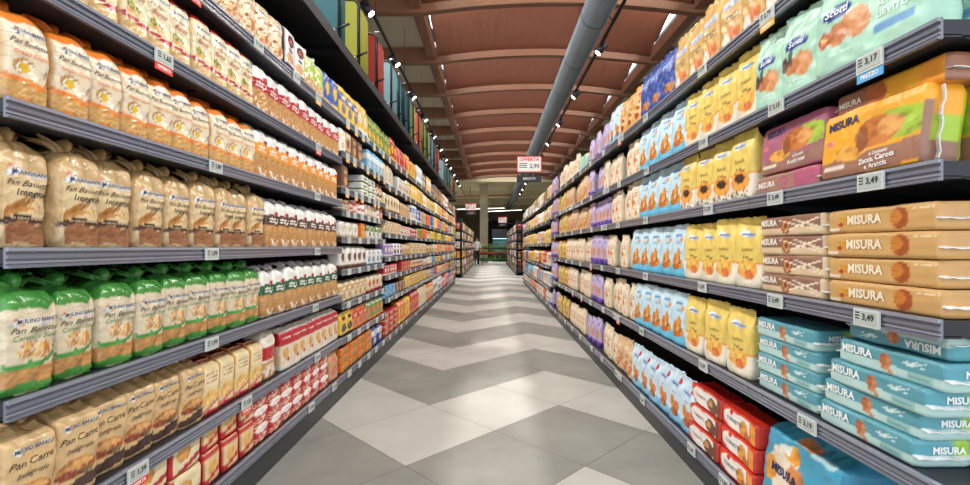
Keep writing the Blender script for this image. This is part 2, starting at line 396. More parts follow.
pouch('yellowdark', YEL, None, [('b', 0, .36, (232, 222, 200)), ('b', .355, .372, (236, 150, 60))] + mb_logo(.78) + [('e', .5, .27, .36, .16, (236, 158, 66)), ('e', .5, .31, .18, .075, (70, 44, 34)), ('ln', .3, .7, .42, .46, (120, 100, 60), 2), ('s', .1, .9, .03, .12, (90, 60, 44), 14, .2)],
      'yellow biscuit bag picturing chocolate-filled biscuits', [('Mulino Bianco', .52, .78, .0135, (88, 116, 176), dict(bold=.01)), ('Baiocchi', .5, .56, .018, (110, 88, 50), dict(shear=.3))], w=.152, h=.255)
SKY = (190, 220, 234)
pouch('sky', SKY, None, [('b', 0, .20, (96, 190, 226)), ('b', .2, .27, (140, 206, 230))] + [('e', .5, .82, .26, .035, (150, 186, 222), 0, 1), ('e', .34, .36, .14, .12, (222, 140, 40)), ('e', .58, .45, .13, .13, (232, 158, 54)), ('e', .66, .28, .17, .09, (226, 146, 44)), ('e', .42, .20, .2, .07, (206, 112, 34)), ('s', .2, .8, .14, .5, (150, 76, 30), 14, .3), ('e', .82, .74, .08, .05, (236, 150, 50))],
      'light blue biscuit bag with golden biscuits', [('Mulino Bianco', .5, .82, .0128, (70, 110, 180), dict(bold=.01)), ('Galletti', .5, .68, .016, (90, 140, 190), dict(shear=.3))], w=.15, h=.255)
pouch('skyred', (198, 222, 236), None, [('b', 0, .22, (120, 192, 228)), ('e', .78, .85, .10, .065, (206, 52, 60), 0, 1), ('e', .5, .76, .3, .04, (170, 200, 230), 0, 1), ('e', .36, .40, .14, .13, (222, 142, 50)), ('e', .60, .34, .15, .11, (212, 128, 56)), ('e', .46, .20, .22, .09, (190, 100, 44)), ('e', .62, .20, .1, .05, (110, 60, 44))],
      'pale blue biscuit bag with red dot', [('Balocco', .5, .76, .017, (60, 90, 160), dict(bold=.015)), ('Mattino', .5, .6, .013, (90, 120, 180), dict(shear=.3))], w=.145, h=.26)
pouch('cream', (226, 210, 180), None, [('e', .40, .42, .15, .24, (214, 120, 48), .3), ('e', .66, .34, .12, .2, (224, 146, 62), -.2), ('e', .5, .17, .3, .07, (226, 150, 72)), ('e', .7, .86, .13, .05, (196, 60, 50), 0, 1), ('s', 0, 1, .05, .9, (236, 224, 200), 6, .1), ('ln', .2, .8, .6, .72, (190, 130, 90), 2), ('b', 0, .05, (222, 190, 140))],
      'cream biscuit bag with orange biscuits', w=.14, h=.25, res=(20, 28))
pouch('purple', (190, 174, 214), None, [('b', 0, .16, (96, 60, 168)), ('e', .34, .45, .12, .26, (210, 130, 54)), ('e', .66, .42, .12, .24, (218, 146, 66)), ('e', .5, .8, .32, .05, (150, 130, 196), 0, 1), ('s', 0, 1, .1, .22, (80, 50, 170), 7, .05)],
      'lilac biscuit bag with purple base', side=(186, 168, 206), w=.13, h=.25, res=(20, 26))
pouch('tan', (214, 178, 136), None, [('s', .1, .9, .1, .55, (196, 104, 52), 6, .1), ('e', .5, .75, .32, .05, (230, 210, 180), 0, 1), ('b', 0, .05, (200, 160, 110))],
      'peach-brown biscuit bag', w=.135, res=(18, 24))
pouch('gold', (206, 172, 84), None, [('s', .1, .9, .08, .5, (226, 200, 130), 6, .05), ('e', .5, .78, .3, .05, (236, 220, 170), 0, 1), ('e', .5, .3, .3, .1, (190, 120, 50))],
      'gold biscuit bag', w=.135, res=(18, 24))
pouch('mustard', (206, 164, 92), None, [('b', 0, .07, (230, 222, 205)), ('e', .30, .16, .2, .1, (232, 224, 208), 0, 1), ('e', .62, .20, .24, .1, (222, 120, 70)), ('e', .45, .28, .2, .07, (232, 160, 100)), ('r', .16, .92, .64, .71, (170, 190, 226)), ('ln', .3, .75, .40, .52, (110, 84, 50), 2)],
      'mustard biscuit bag with blue banner', [('Mulino Bianco', .54, .675, .014, (240, 244, 250), dict(bold=.01)), ('Campagnole', .5, .5, .0155, (110, 80, 48), dict(shear=.3))], w=.15, h=.255)
pouch('navy', (38, 62, 140), None, [('s', 0, 1, .1, .98, (60, 90, 170), 6, .1), ('e', .55, .26, .26, .10, (200, 130, 66)), ('e', .36, .22, .13, .07, (176, 100, 50)), ('r', .1, .8, .72, .84, (60, 100, 180)), ('s', .1, .8, .66, .9, (190, 206, 236), 14, .25)],
      'dark blue bag of star-shaped biscuits', w=.16, h=.25)
pouch('tanstar', (214, 160, 88), None, [('e', .5, .5, .2, .12, (176, 60, 36)), ('e', .35, .25, .2, .09, (160, 70, 40)), ('s', 0, 1, .3, .9, (226, 190, 130), 6, .1), ('e', .6, .78, .26, .05, (226, 60, 50), 0, 1)], 'caramel bag with red biscuits', w=.15, h=.24, res=(20, 26))
MINT = (172, 216, 192)
pouch('mint', MINT, None, [('e', .46, .63, .30, .072, (38, 62, 140), 0, 1), ('e', .60, .36, .25, .15, (218, 150, 98), .2), ('e', .34, .36, .17, .11, (200, 122, 70)), ('e', .16, .42, .10, .10, (94, 64, 60)), ('e', .33, .48, .06, .1, (80, 84, 76)), ('s', .1, .9, .72, .95, (190, 226, 204), 5, .0), ('ln', .25, .85, .12, .2, (210, 236, 222), 2)],
      'mint green biscuit bag with blue oval', [('Scotti', .46, .63, .0235, (236, 242, 246), dict(bold=.02, shear=.2)), ('SENZA', .5, .17, .012, (226, 242, 234), dict(bold=.02))], w=.15, h=.245)
pouch('mintbig', MINT, None, [('e', .26, .68, .13, .085, (38, 62, 140), 0, 1), ('e', .44, .46, .14, .17, (220, 152, 100), .1), ('e', .27, .42, .11, .13, (206, 132, 82)), ('e', .13, .42, .07, .09, (206, 96, 80)), ('e', .13, .42, .035, .045, (228, 176, 60)), ('r', .60, .92, .22, .30, (110, 160, 206)), ('s', .1, .9, .72, .95, (190, 226, 204), 5, .0)],
      'large mint green biscuit bag with fruit picture', [('Scotti', .26, .68, .028, (236, 242, 246), dict(bold=.02, shear=.2)), ('SENZA', .76, .50, .024, (228, 244, 236), dict(bold=.02)), ('LIEVITO', .76, .385, .022, (228, 244, 236), dict(bold=.02)), ('con farina', .30, .20, .016, (226, 242, 234), dict(shear=.2))], w=.315, h=.235, d=.10, res=(50, 36))

def tray(key, name, desc, grp, cols, texts, layers, w=.29, d=.14, h=.060, amp=.0014, res=(60, 16), cat='rusks'):
    main, low, top, endc = cols
    def pnt(face, u, v, t):
        if face == 'T': return top
        if face in 'SL': return low if v < .4 else endc if t < .66 else (150, 190, 60) if key == 'teal' else endc
        return base(face, u, v, t)
    base = painter(main, layers, blotch=.03)
    parts = [('end_seal', endseal_part(w, d, h, main, 1), None), ('end_seal', endseal_part(w, d, h, main, -1), None)]
    kind(key, name, desc, cat, grp, w, d, h, 'flow', pnt, texts, parts, m=satin, res=res, amp=amp, seed=len(key), bodyname='wrapper')
TEAL = (86, 152, 166)
WH = (236, 238, 236)
def misura(u, s=.024, v=.66, col=WH): return ('MISURA', u, v, s, col, dict(bold=.035))
leaf = lambda u, v: [('e', u-.045, v, .022, .10, (206, 228, 226), .5, 1), ('e', u-.015, v+.05, .02, .11, (206, 228, 226), -.3, 1), ('e', u+.02, v+.02, .022, .10, (206, 228, 226), .6, 1), ('e', u+.05, v+.07, .018, .09, (206, 228, 226), -.4, 1)]
tray('teal', 'rusk_packet', 'teal rusk packet', 'teal rusk packets',
     (TEAL, (176, 208, 204), (94, 166, 180), TEAL),
     [misura(.215, .027), ('MISURA', .5+.01/.33, .62, .021, WH, dict(bold=.035, end=1)), ('Dolcesenza', .80, .26, .011, (90, 150, 160), {})],
     [('arc', -.6, 1.05, (176, 208, 204), 0, -.12), ('e', .50, .52, .055, .34, (206, 138, 92)), ('e', .475, .58, .03, .3, (180, 104, 64)), ('e', .55, .16, .02, .1, (206, 138, 92)), ('r', .70, .90, .12, .38, (148, 194, 190)), ('ln', .1, .3, .40, .50, (190, 220, 220), 1)] + leaf(.75, .66))
TANP = (204, 158, 96)
tray('tanrusk', 'rusk_packet', 'caramel brown rusk packet', 'caramel rusk packets',
     (TANP, TANP, (206, 164, 104), (196, 150, 92)),
     [misura(.40, .031, .52, (238, 224, 196))],
     [('e', .72, .5, .075, .40, (172, 84, 36)), ('e', .69, .56, .045, .3, (206, 124, 50)), ('e', .18, .5, .05, .22, (222, 160, 60)), ('e', .155, .38, .022, .12, (186, 60, 44)), ('r', .02, .15, .10, .22, (236, 222, 196)), ('ln', .82, .98, .7, .9, (232, 210, 170), 2)], w=.32)
tray('brownrusk', 'rusk_packet', 'brown and cream rusk packet', 'brown and cream rusk packets',
     ((216, 188, 150), (222, 198, 160), (212, 186, 150), (214, 190, 156)),
     [misura(.17, .028, .68, (240, 230, 214))],
     [('arc', .42, .7, (142, 100, 82), 0, .0), ('e', .46, .5, .08, .44, (160, 92, 50)), ('e', .46, .5, .05, .28, (214, 150, 84)), ('e', .46, .5, .03, .16, (120, 66, 40)), ('e', .66, .5, .03, .4, (236, 220, 196), .6, 1), ('e', .74, .55, .03, .4, (236, 220, 196), -.5, 1), ('e', .84, .5, .04, .4, (232, 214, 184), .5, 1)], w=.30, res=(48, 14))
tray('pinkflat', 'croissant_packet', 'mauve croissant packet lying flat', 'mauve croissant packets',
     ((168, 122, 104), (158, 110, 98), (186, 104, 126), (186, 90, 118)), [misura(.2, .026, .5, (240, 226, 214))],
     [('e', .5, .5, .06, .4, (186, 104, 126)), ('r', .66, 1, 0, 1, (186, 92, 120)), ('ln', .12, .3, .2, .3, (232, 214, 200), 1)], w=.30, cat='croissants')
def vseal_part(w, h):
    mb = MB(); c = lin((216, 214, 208)); x = w/2; n = 10; vs = []
    for i in range(n+1):
        z = h*.04+h*.92*i/n; q = .003*math.sin(i*1.7)
        vs += [(x-.004, -.012+q, z), (x+.014, -.020+q, z), (x+.014, -.017+q, z), (x-.004, -.006+q, z)]
    fs = [(i*4+a, i*4+(a+1) % 4, i*4+4+(a+1) % 4, i*4+4+a) for i in range(n) for a in range(4)]+[(3, 2, 1, 0), (n*4, n*4+1, n*4+2, n*4+3)]
    mb.add(vs, fs, False, [c]*len(vs)); return mb.mesh('end_seal', satin)
def standing(key, desc, grp, bg, low, acc, pic, texts, w=.31, d=.09, h=.172):
    base = painter(bg, [('e', .80, .60, .26, .22, acc, .3), ('arc', 0, .30, low, 0, .10), ('e', .60, .56, .22, .22, (206, 120, 52)), ('e', .72, .60, .12, .14, (230, 164, 90)), ('e', .34, .34, .17, .12, (236, 170, 70)), ('e', .46, .5, .06, .2, (150, 84, 46)), ('r', .05, .30, .12, .19, (232, 214, 196)), ('e', .1, .56, .05, .05, (228, 120, 120), 0, 1)] + pic, side=acc, top=bg)
    kind(key, 'croissant_packet', desc, 'croissants', grp, w, d, h, 'flow', lambda f, u, v, t: (mixc(low, (90, 90, 90), .15) if v < .3 or (t < .25 and v < .8) else acc if v < .62 else bg) if f in 'SL' else base(f, u, v, t),
         texts, [('end_seal', vseal_part(w, h), None)], m=satin, res=(46, 30), amp=.0035, seed=len(key), bodyname='wrapper')
standing('orangecro', 'orange croissant packet with pumpkin and carrot picture', 'orange croissant packets', (240, 168, 40), (160, 112, 90), (166, 196, 56), [],
         [('MISURA', .24, .82, .030, NAVY, dict(bold=.035, rot=.05)), ('6 Cornetti', .64, .25, .012, WH, dict(bold=.02, rot=.06)), ('Zucca, Carota', .62, .17, .018, WH, dict(bold=.025, rot=.06)), ('e Arancia', .62, .075, .017, WH, dict(bold=.025, rot=.06))])
standing('pinkcro', 'pink croissant packet with fruit picture', 'pink croissant packets', (172, 96, 120), (156, 112, 98), (170, 196, 66), [],
         [('MISURA', .26, .84, .028, NAVY, dict(bold=.035, rot=.05)), ('6 Cornetti', .64, .25, .012, WH, dict(bold=.02, rot=.06)), ('Frutti rossi', .62, .14, .018, WH, dict(bold=.02, rot=.06))], h=.155)
tray('orangeflat', 'croissant_packet', 'orange and brown croissant packet lying flat', 'flat orange croissant packets',
     ((240, 168, 40), (160, 112, 90), (236, 160, 44), (150, 96, 70)), [misura(.16, .022, .45, (236, 226, 214))],
     [('r', 0, .34, 0, 1, (150, 96, 76)), ('e', .42, .5, .10, .5, (190, 100, 50)), ('r', .8, 1, .0, 1, (236, 150, 44))], w=.32, cat='croissants')
kind('bluebag', 'croissant_packet', 'large blue croissant bag', 'croissants', 'large blue croissant bags', .37, .17, .29, 'gable',
     painter((66, 158, 190), [('e', .33, .50, .21, .27, (226, 210, 186), 0, 1), ('e', .56, .42, .14, .22, (222, 140, 72), .4), ('e', .14, .45, .08, .14, (236, 160, 60)), ('e', .42, .72, .1, .09, (240, 166, 56)), ('e', .55, .90, .14, .05, (222, 140, 80)), ('s', .28, .4, .66, .82, (226, 236, 226), 14, -.1), ('e', .85, .35, .12, .16, (206, 224, 226)), ('ln', .2, .45, .5, .56, (226, 130, 90), 2), ('r', .62, .9, .84, .9, (170, 206, 214))], side=(56, 140, 176), top=(60, 150, 184)),
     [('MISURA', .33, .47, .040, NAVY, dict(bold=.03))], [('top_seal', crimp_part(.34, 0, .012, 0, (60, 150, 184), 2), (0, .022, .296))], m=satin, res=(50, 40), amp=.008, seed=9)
kind('redstack', 'snack_cake_packet', 'orange and white snack cake packet', 'cakes', 'orange and white cake packets', .25, .11, .085, 'flow',
     painter((214, 58, 36), [('e', .3, .52, .26, .38, (238, 232, 222), 0, 1), ('r', .2, .84, .14, .90, (238, 232, 222)), ('e', .66, .42, .13, .34, (226, 156, 60)), ('e', .74, .2, .1, .2, (200, 110, 40)), ('r', .86, 1, .1, .9, (234, 150, 50)), ('e', .3, .82, .06, .09, (206, 50, 50), 0, 1)], side=(206, 50, 40), top=(206, 48, 34)),
     [('CORNETTI', .38, .52, .022, (64, 44, 40), dict(bold=.0))], m=satin, res=(44, 16), bodyname='wrapper')
kind('choc', 'snack_cake_packet', 'red and white cake packet with chocolate picture', 'cakes', 'chocolate cake packets', .28, .11, .085, 'flow',
     painter((206, 66, 44), [('e', .3, .5, .26, .40, (236, 230, 222), 0, 1), ('r', .16, .90, .12, .90, (236, 230, 222)), ('e', .74, .42, .18, .36, (120, 66, 38)), ('e', .66, .5, .08, .18, (216, 150, 72)), ('r', .9, 1, 0, 1, (110, 64, 44))], side=(196, 44, 36), top=(190, 40, 34)),
     [('CORNETTI', .36, .52, .020, (150, 60, 40), dict(bold=.0))], m=satin, res=(44, 16), bodyname='wrapper')
def smallpk(key, desc, grp, bg, top, w, d, h, layers, cat='crackers', name='cracker_packet', prof='flow', res=(18, 12), sd=None):
    kind(key, name, desc, cat, grp, w, d, h, prof, painter(bg, layers, side=sd or bg, top=top), m=satin, res=res, seed=len(key), bodyname='wrapper')
smallpk('redcrk', 'red and white cracker packet', 'red and white cracker packets', (196, 36, 48), (222, 200, 170), .125, .11, .074, [('e', .5, .82, .5, .24, (236, 226, 220), 0, 1), ('ln', .2, .8, .4, .55, (240, 226, 220), 1), ('s', 0, 1, 0, .35, (226, 190, 150), 5, .12)])
smallpk('toastbig', 'cream cracker packet with red edges', 'cream cracker packets', (230, 212, 170), (196, 160, 100), .155, .11, .115, [('r', 0, .06, 0, 1, RED), ('arc', .06, .16, (176, 36, 50), 0, .35), ('e', .4, .55, .24, .22, (222, 160, 84)), ('b', 0, .05, RED), ('ln', .5, .9, .7, .85, (200, 120, 90), 2)], res=(26, 16), sd=(190, 34, 44))
smallpk('reddis', 'red and cream toast packet', 'red and cream toast packets', (226, 196, 140), (170, 30, 36), .10, .10, .125, [('e', .5, .5, .35, .2, (236, 180, 100)), ('b', 0, .12, (192, 34, 46)), ('arc', .2, .12, (190, 40, 50), 0, .2), ('b', .82, 1, (196, 40, 50))], sd=(190, 34, 44), res=(18, 14))
kind('toast', 'toast_packet', 'cream toast packet with red top', 'crackers', 'cream and red toast packets', .098, .10, .205, 'gable',
     painter((228, 204, 150), [('b', 0, .09, (186, 28, 44)), ('e', .5, .30, .4, .14, (234, 180, 90)), ('e', .55, .26, .26, .08, (240, 200, 120)), ('arc', .12, .08, (206, 120, 110), 0, .2), ('r', .1, .9, .52, .84, (236, 216, 170)), ('ln', .2, .8, .6, .8, (170, 140, 110), 3), ('b', .93, 1, (176, 26, 38)), ('r', 0, .05, 0, 1, (232, 168, 70))], side=(206, 160, 100), top=(168, 24, 34)), res=(20, 28), seed=5, bodyname='wrapper')
kind('redwhite', 'toast_packet', 'white toast packet with red header', 'crackers', 'white and red toast packets', .105, .10, .21, 'gable',
     painter((226, 208, 184), [('b', .60, .9, (186, 26, 44)), ('b', .9, 1, (226, 222, 216)), ('ln', .2, .85, .7, .8, (240, 220, 210), 2), ('e', .4, .4, .3, .14, (222, 168, 92)), ('e', .6, .24, .12, .05, (170, 50, 60), 0, 1), ('b', 0, .12, (228, 220, 208))], side=(216, 190, 150), top=(226, 222, 216)), res=(20, 26), seed=6, bodyname='wrapper')
kind('clearred', 'toast_bag', 'tall clear bag with red label', 'crackers', 'clear bag with red label', .13, .11, .235, 'bread',
     painter((230, 222, 208), [('b', .42, .68, (192, 30, 40)), ('ln', .2, .8, .5, .6, (240, 220, 214), 2), ('bread', 0, .38, True, (222, 170, 100)), ('s', 0, 1, .05, .3, (230, 220, 205), 7, .05)], side=(216, 200, 176), top=(226, 224, 220)),
     [], [('gathered_neck', neck_part(.03, .05, (226, 224, 220), 2, .03), (0, .0, .228))], res=(20, 26), amp=.007, seed=7)

# far goods: colour letters
COL = dict(W=(232, 228, 222), C=(226, 204, 164), Y=(232, 190, 58), O=(232, 118, 42), R=(196, 44, 48), B=(44, 86, 170), L=(110, 184, 224),
           G=(108, 148, 62), N=(112, 72, 50), T=(200, 158, 108), K=(40, 40, 44), P=(222, 120, 110), V=(150, 124, 196), M=(150, 206, 180), S=(206, 168, 60))
CN = dict(W='white', C='cream', Y='yellow', O='orange', R='red', B='blue', L='light blue', G='green', N='brown', T='tan', K='black', P='pink', V='lilac', M='mint', S='mustard')
SHN = dict(p=('snack_bag', 'bag', 'pouch', 'snacks'), b=('food_carton', 'carton', 'box', 'food carton'), j=('food_jar', 'jar', 'jar', 'jar'), s=('food_bag', 'plump bag', 'bread', 'bread'), f=('food_packet', 'flat packet', 'flow', 'food packet'))
def farkind(tok, h):
    a, b, s = tok[0], tok[1], tok[2]; h = round(h/.02)*.02
    key = 'far_%s_%.2f' % (tok[:3], h)
    if key in KINDS: return KINDS[key]
    nm, word, prof, cat = SHN[s]; ca, cb = COL[a], COL[b]; sd = len(KINDS)
    w = dict(p=.135, b=.12, j=.085, s=.115, f=.17)[s]; d = dict(p=.08, b=.09, j=.085, s=.10, f=.13)[s]
    if s == 'f': h = .055
    lay = [[('e', .5, .35, .36, .17, mixc(cb, COL['O'], .15)), ('e', .5, .75, .34, .08, cb, 0, 1), ('b', 0, .08, cb)],
           [('b', .55, .82, cb), ('e', .5, .32, .3, .15, mixc(cb, COL['T'], .5)), ('ln', .15, .85, .6, .78, mixc(ca, (255, 255, 255), .5), 2)],
           [('b', 0, .2, cb), ('e', .45, .52, .3, .18, cb), ('e', .5, .85, .38, .06, (236, 232, 226), 0, 1)]][sd % 3]
    if s == 'j': lay = [('b', .84, 1.01, cb), ('b', .2, .62, mixc(ca, (240, 236, 224), .7)), ('e', .5, .4, .4, .12, cb)]
    kind(key, nm, '%s and %s %s' % (CN[a], CN[b], word), cat, None, w, d, h, prof, painter(ca, lay, side=ca, top=ca), m=(film if s in 'sp' else card if s == 'b' else satin), res=(12, 14), amp=.004 if s in 'sp' else .0008, seed=sd)
    return KINDS[key]

# ------------------------------------------------------------ placing goods
ORD = ['first', 'second', 'third', 'fourth', 'fifth', 'sixth', 'seventh', 'eighth', 'ninth', 'tenth', 'eleventh', 'twelfth', 'thirteenth', 'fourteenth', 'fifteenth', 'sixteenth', 'seventeenth', 'eighteenth', 'nineteenth', 'twentieth']
def ordw(i):
    if i < 20: return ORD[i]
    s = str(i+1); return s+{'1': 'st', '2': 'nd', '3': 'rd'}.get(s[-1], 'th')
LF, RF = -1.0, .905            # faces of the shelf rails
def lY(px, X=1.02): return X*F/(491-px)
def rY(px, X=.925): return X*F/(px-491)
COUNT = {}
FAR = dict(food_carton=[], food_bag=[], snack_bag=[], food_packet=[], food_jar=[])
NFAR = 285
def put(k, side, y, z, label, setback=.012, tilt=0, yaw=0, flip=False, sc_=1, depth=0):
    face = LF if side == 'L' else RF; sg = -1 if side == 'L' else 1
    dd = k.d/2*1.12+setback+depth
    x = face+sg*dd
    rz = math.pi/2 if side == 'L' else -math.pi/2
    if k.body.name.split('.')[0] in ('bread_bag', 'bread_loaf_packet', 'biscuit_bag', 'toast_packet'): yaw += .09*sg
    roll = R.uniform(-.028, .028) if k.name in ('bread_bag', 'toast_bag') else 0
    rot = (tilt, math.pi if flip else roll, rz+yaw)
    zz = z+.0015+(k.h if flip else 0)+abs(math.sin(tilt))*k.d*.5
    if k.name in FAR:
        FAR[k.name].append((y, k, (x, y, zz), rot, label)); return None
    if k.parts:
        r = bpy.data.objects.new(k.name, None); C.objects.link(r); r.empty_display_size = .03
        link(k.bodyname, k.body, r)
        for nm, me, off in k.parts:
            link(nm, me, r, off)
    else:
        r = bpy.data.objects.new(k.name, k.body); C.objects.link(r)
    r.location = (x, y, zz); r.rotation_euler = rot; r.rotation_mode = 'XYZ'
    if sc_ != 1: r.scale = (sc_,)*3
    props(r, label, k.cat, k.group or (k.desc+'s'))
    return r
def fill(side, z, y0, y1, key, where, pitch=None, back=False, jit=1.0, setback=.012, stack=1, tilt=0, depthj=.012):
    """one row of the same product along the shelf"""
    k = KINDS[key] if isinstance(key, str) else key
    p = pitch or k.w*1.03
    n = max(1, int((y1-y0)/p+.35)); p = (y1-y0)/n
    for i in range(n):
        y = y0+p*(i+.5)
        if k.key in ('cream', 'tan', 'purple', 'gold') and R.random() < .12: continue
        for s in range(stack):
            c = COUNT.get((k.desc, where), 0)
            lab = '%s, %s from near end, %s' % (k.desc, ordw(i+c), where)
            if stack > 1:
                lv = 'bottom' if s == 0 else 'top' if s == stack-1 else '%s-up' % ordw(s)
                lab = '%s, %s of %s stack, %s' % (k.desc, lv, ordw(i+c), where)
            sb = setback+R.random()*(.035 if k.key in ('cream', 'tan', 'purple', 'gold') else depthj*jit)
            put(k, side, y+R.uniform(-.002, .002), z+s*(k.h+.002), lab, sb, tilt, R.uniform(-.07, .07)*jit, sc_=1 if stack > 1 else R.uniform(.90, 1.0) if k.name in FAR else R.uniform(.88, 1.0) if k.key in ('cream', 'tan', 'purple', 'gold', 'cream2') else R.uniform(.96, 1.0))
            if back and s == 0:
                put(k, side, y+R.uniform(-.01, .01), z, '%s, behind the %s from near end, %s' % (k.desc, ordw(i+c), where), sb+.02, 0, R.uniform(-.1, .1), sc_=.99, depth=k.d*1.15)
    COUNT[(k.desc, where)] = COUNT.get((k.desc, where), 0)+n

# ------------------------------------------------------------ setting: floor, ceiling, duct
def build_floor():
    T = .6; x0, y0 = -.404, 2.196; mb = MB(); g = .0022
    mb.cur = 2; mb.box(-9, 9, -3, 52, -.05, -.0015)
    ci = lambda a, b: (x0+(a-b)*T/math.sqrt(2), y0+(a+b)*T/math.sqrt(2))
    zig = [0, 1, 2, 1]
    for i in range(-14, 62):
        for j in range(-62, 62):
            cx, cy = ci(i+.5, j+.5)
            if abs(cx) > 6 or cy < -1.5 or cy > 44: continue
            band = ((i+j)-zig[(i-j) % 4])//2
            mb.cur = band % 2
            h = T/math.sqrt(2)-g
            mb.add([(cx, cy-h, 0), (cx+h, cy, 0), (cx, cy+h, 0), (cx-h, cy, 0)], [(0, 1, 2, 3)])
    def tile(name, c, c2):
        m = mat(name, c, .34, var=0); nt = m.node_tree; N = nt.nodes; L = nt.links; b = N['Principled BSDF']
        tc = N.new('ShaderNodeTexCoord'); n = N.new('ShaderNodeTexNoise'); n.inputs['Scale'].default_value = 2.2; n.inputs['Detail'].default_value = 6; n.inputs['Roughness'].default_value = .6
        L.new(tc.outputs['Object'], n.inputs['Vector']); r = N.new('ShaderNodeValToRGB')
        r.color_ramp.elements[0].position = .3; r.color_ramp.elements[0].color = (*lin(c), 1); r.color_ramp.elements[1].position = .72; r.color_ramp.elements[1].color = (*lin(c2), 1)
        L.new(n.outputs['Fac'], r.inputs[0]); L.new(r.outputs[0], b.inputs['Base Color'])
        n3 = N.new('ShaderNodeTexNoise'); n3.inputs['Scale'].default_value = 5; L.new(tc.outputs['Object'], n3.inputs['Vector'])
        mr = N.new('ShaderNodeMapRange'); mr.inputs[3].default_value = .36; mr.inputs[4].default_value = .54; L.new(n3.outputs['Fac'], mr.inputs[0]); L.new(mr.outputs[0], b.inputs['Roughness'])
        return m
    struct(mb.obj('floor', [tile('pale_stone_tile', (186, 184, 176), (204, 202, 194)), tile('grey_stone_tile', (138, 138, 131), (160, 160, 152)), mat('tile_grout', (120, 118, 110), .8)]))
build_floor()

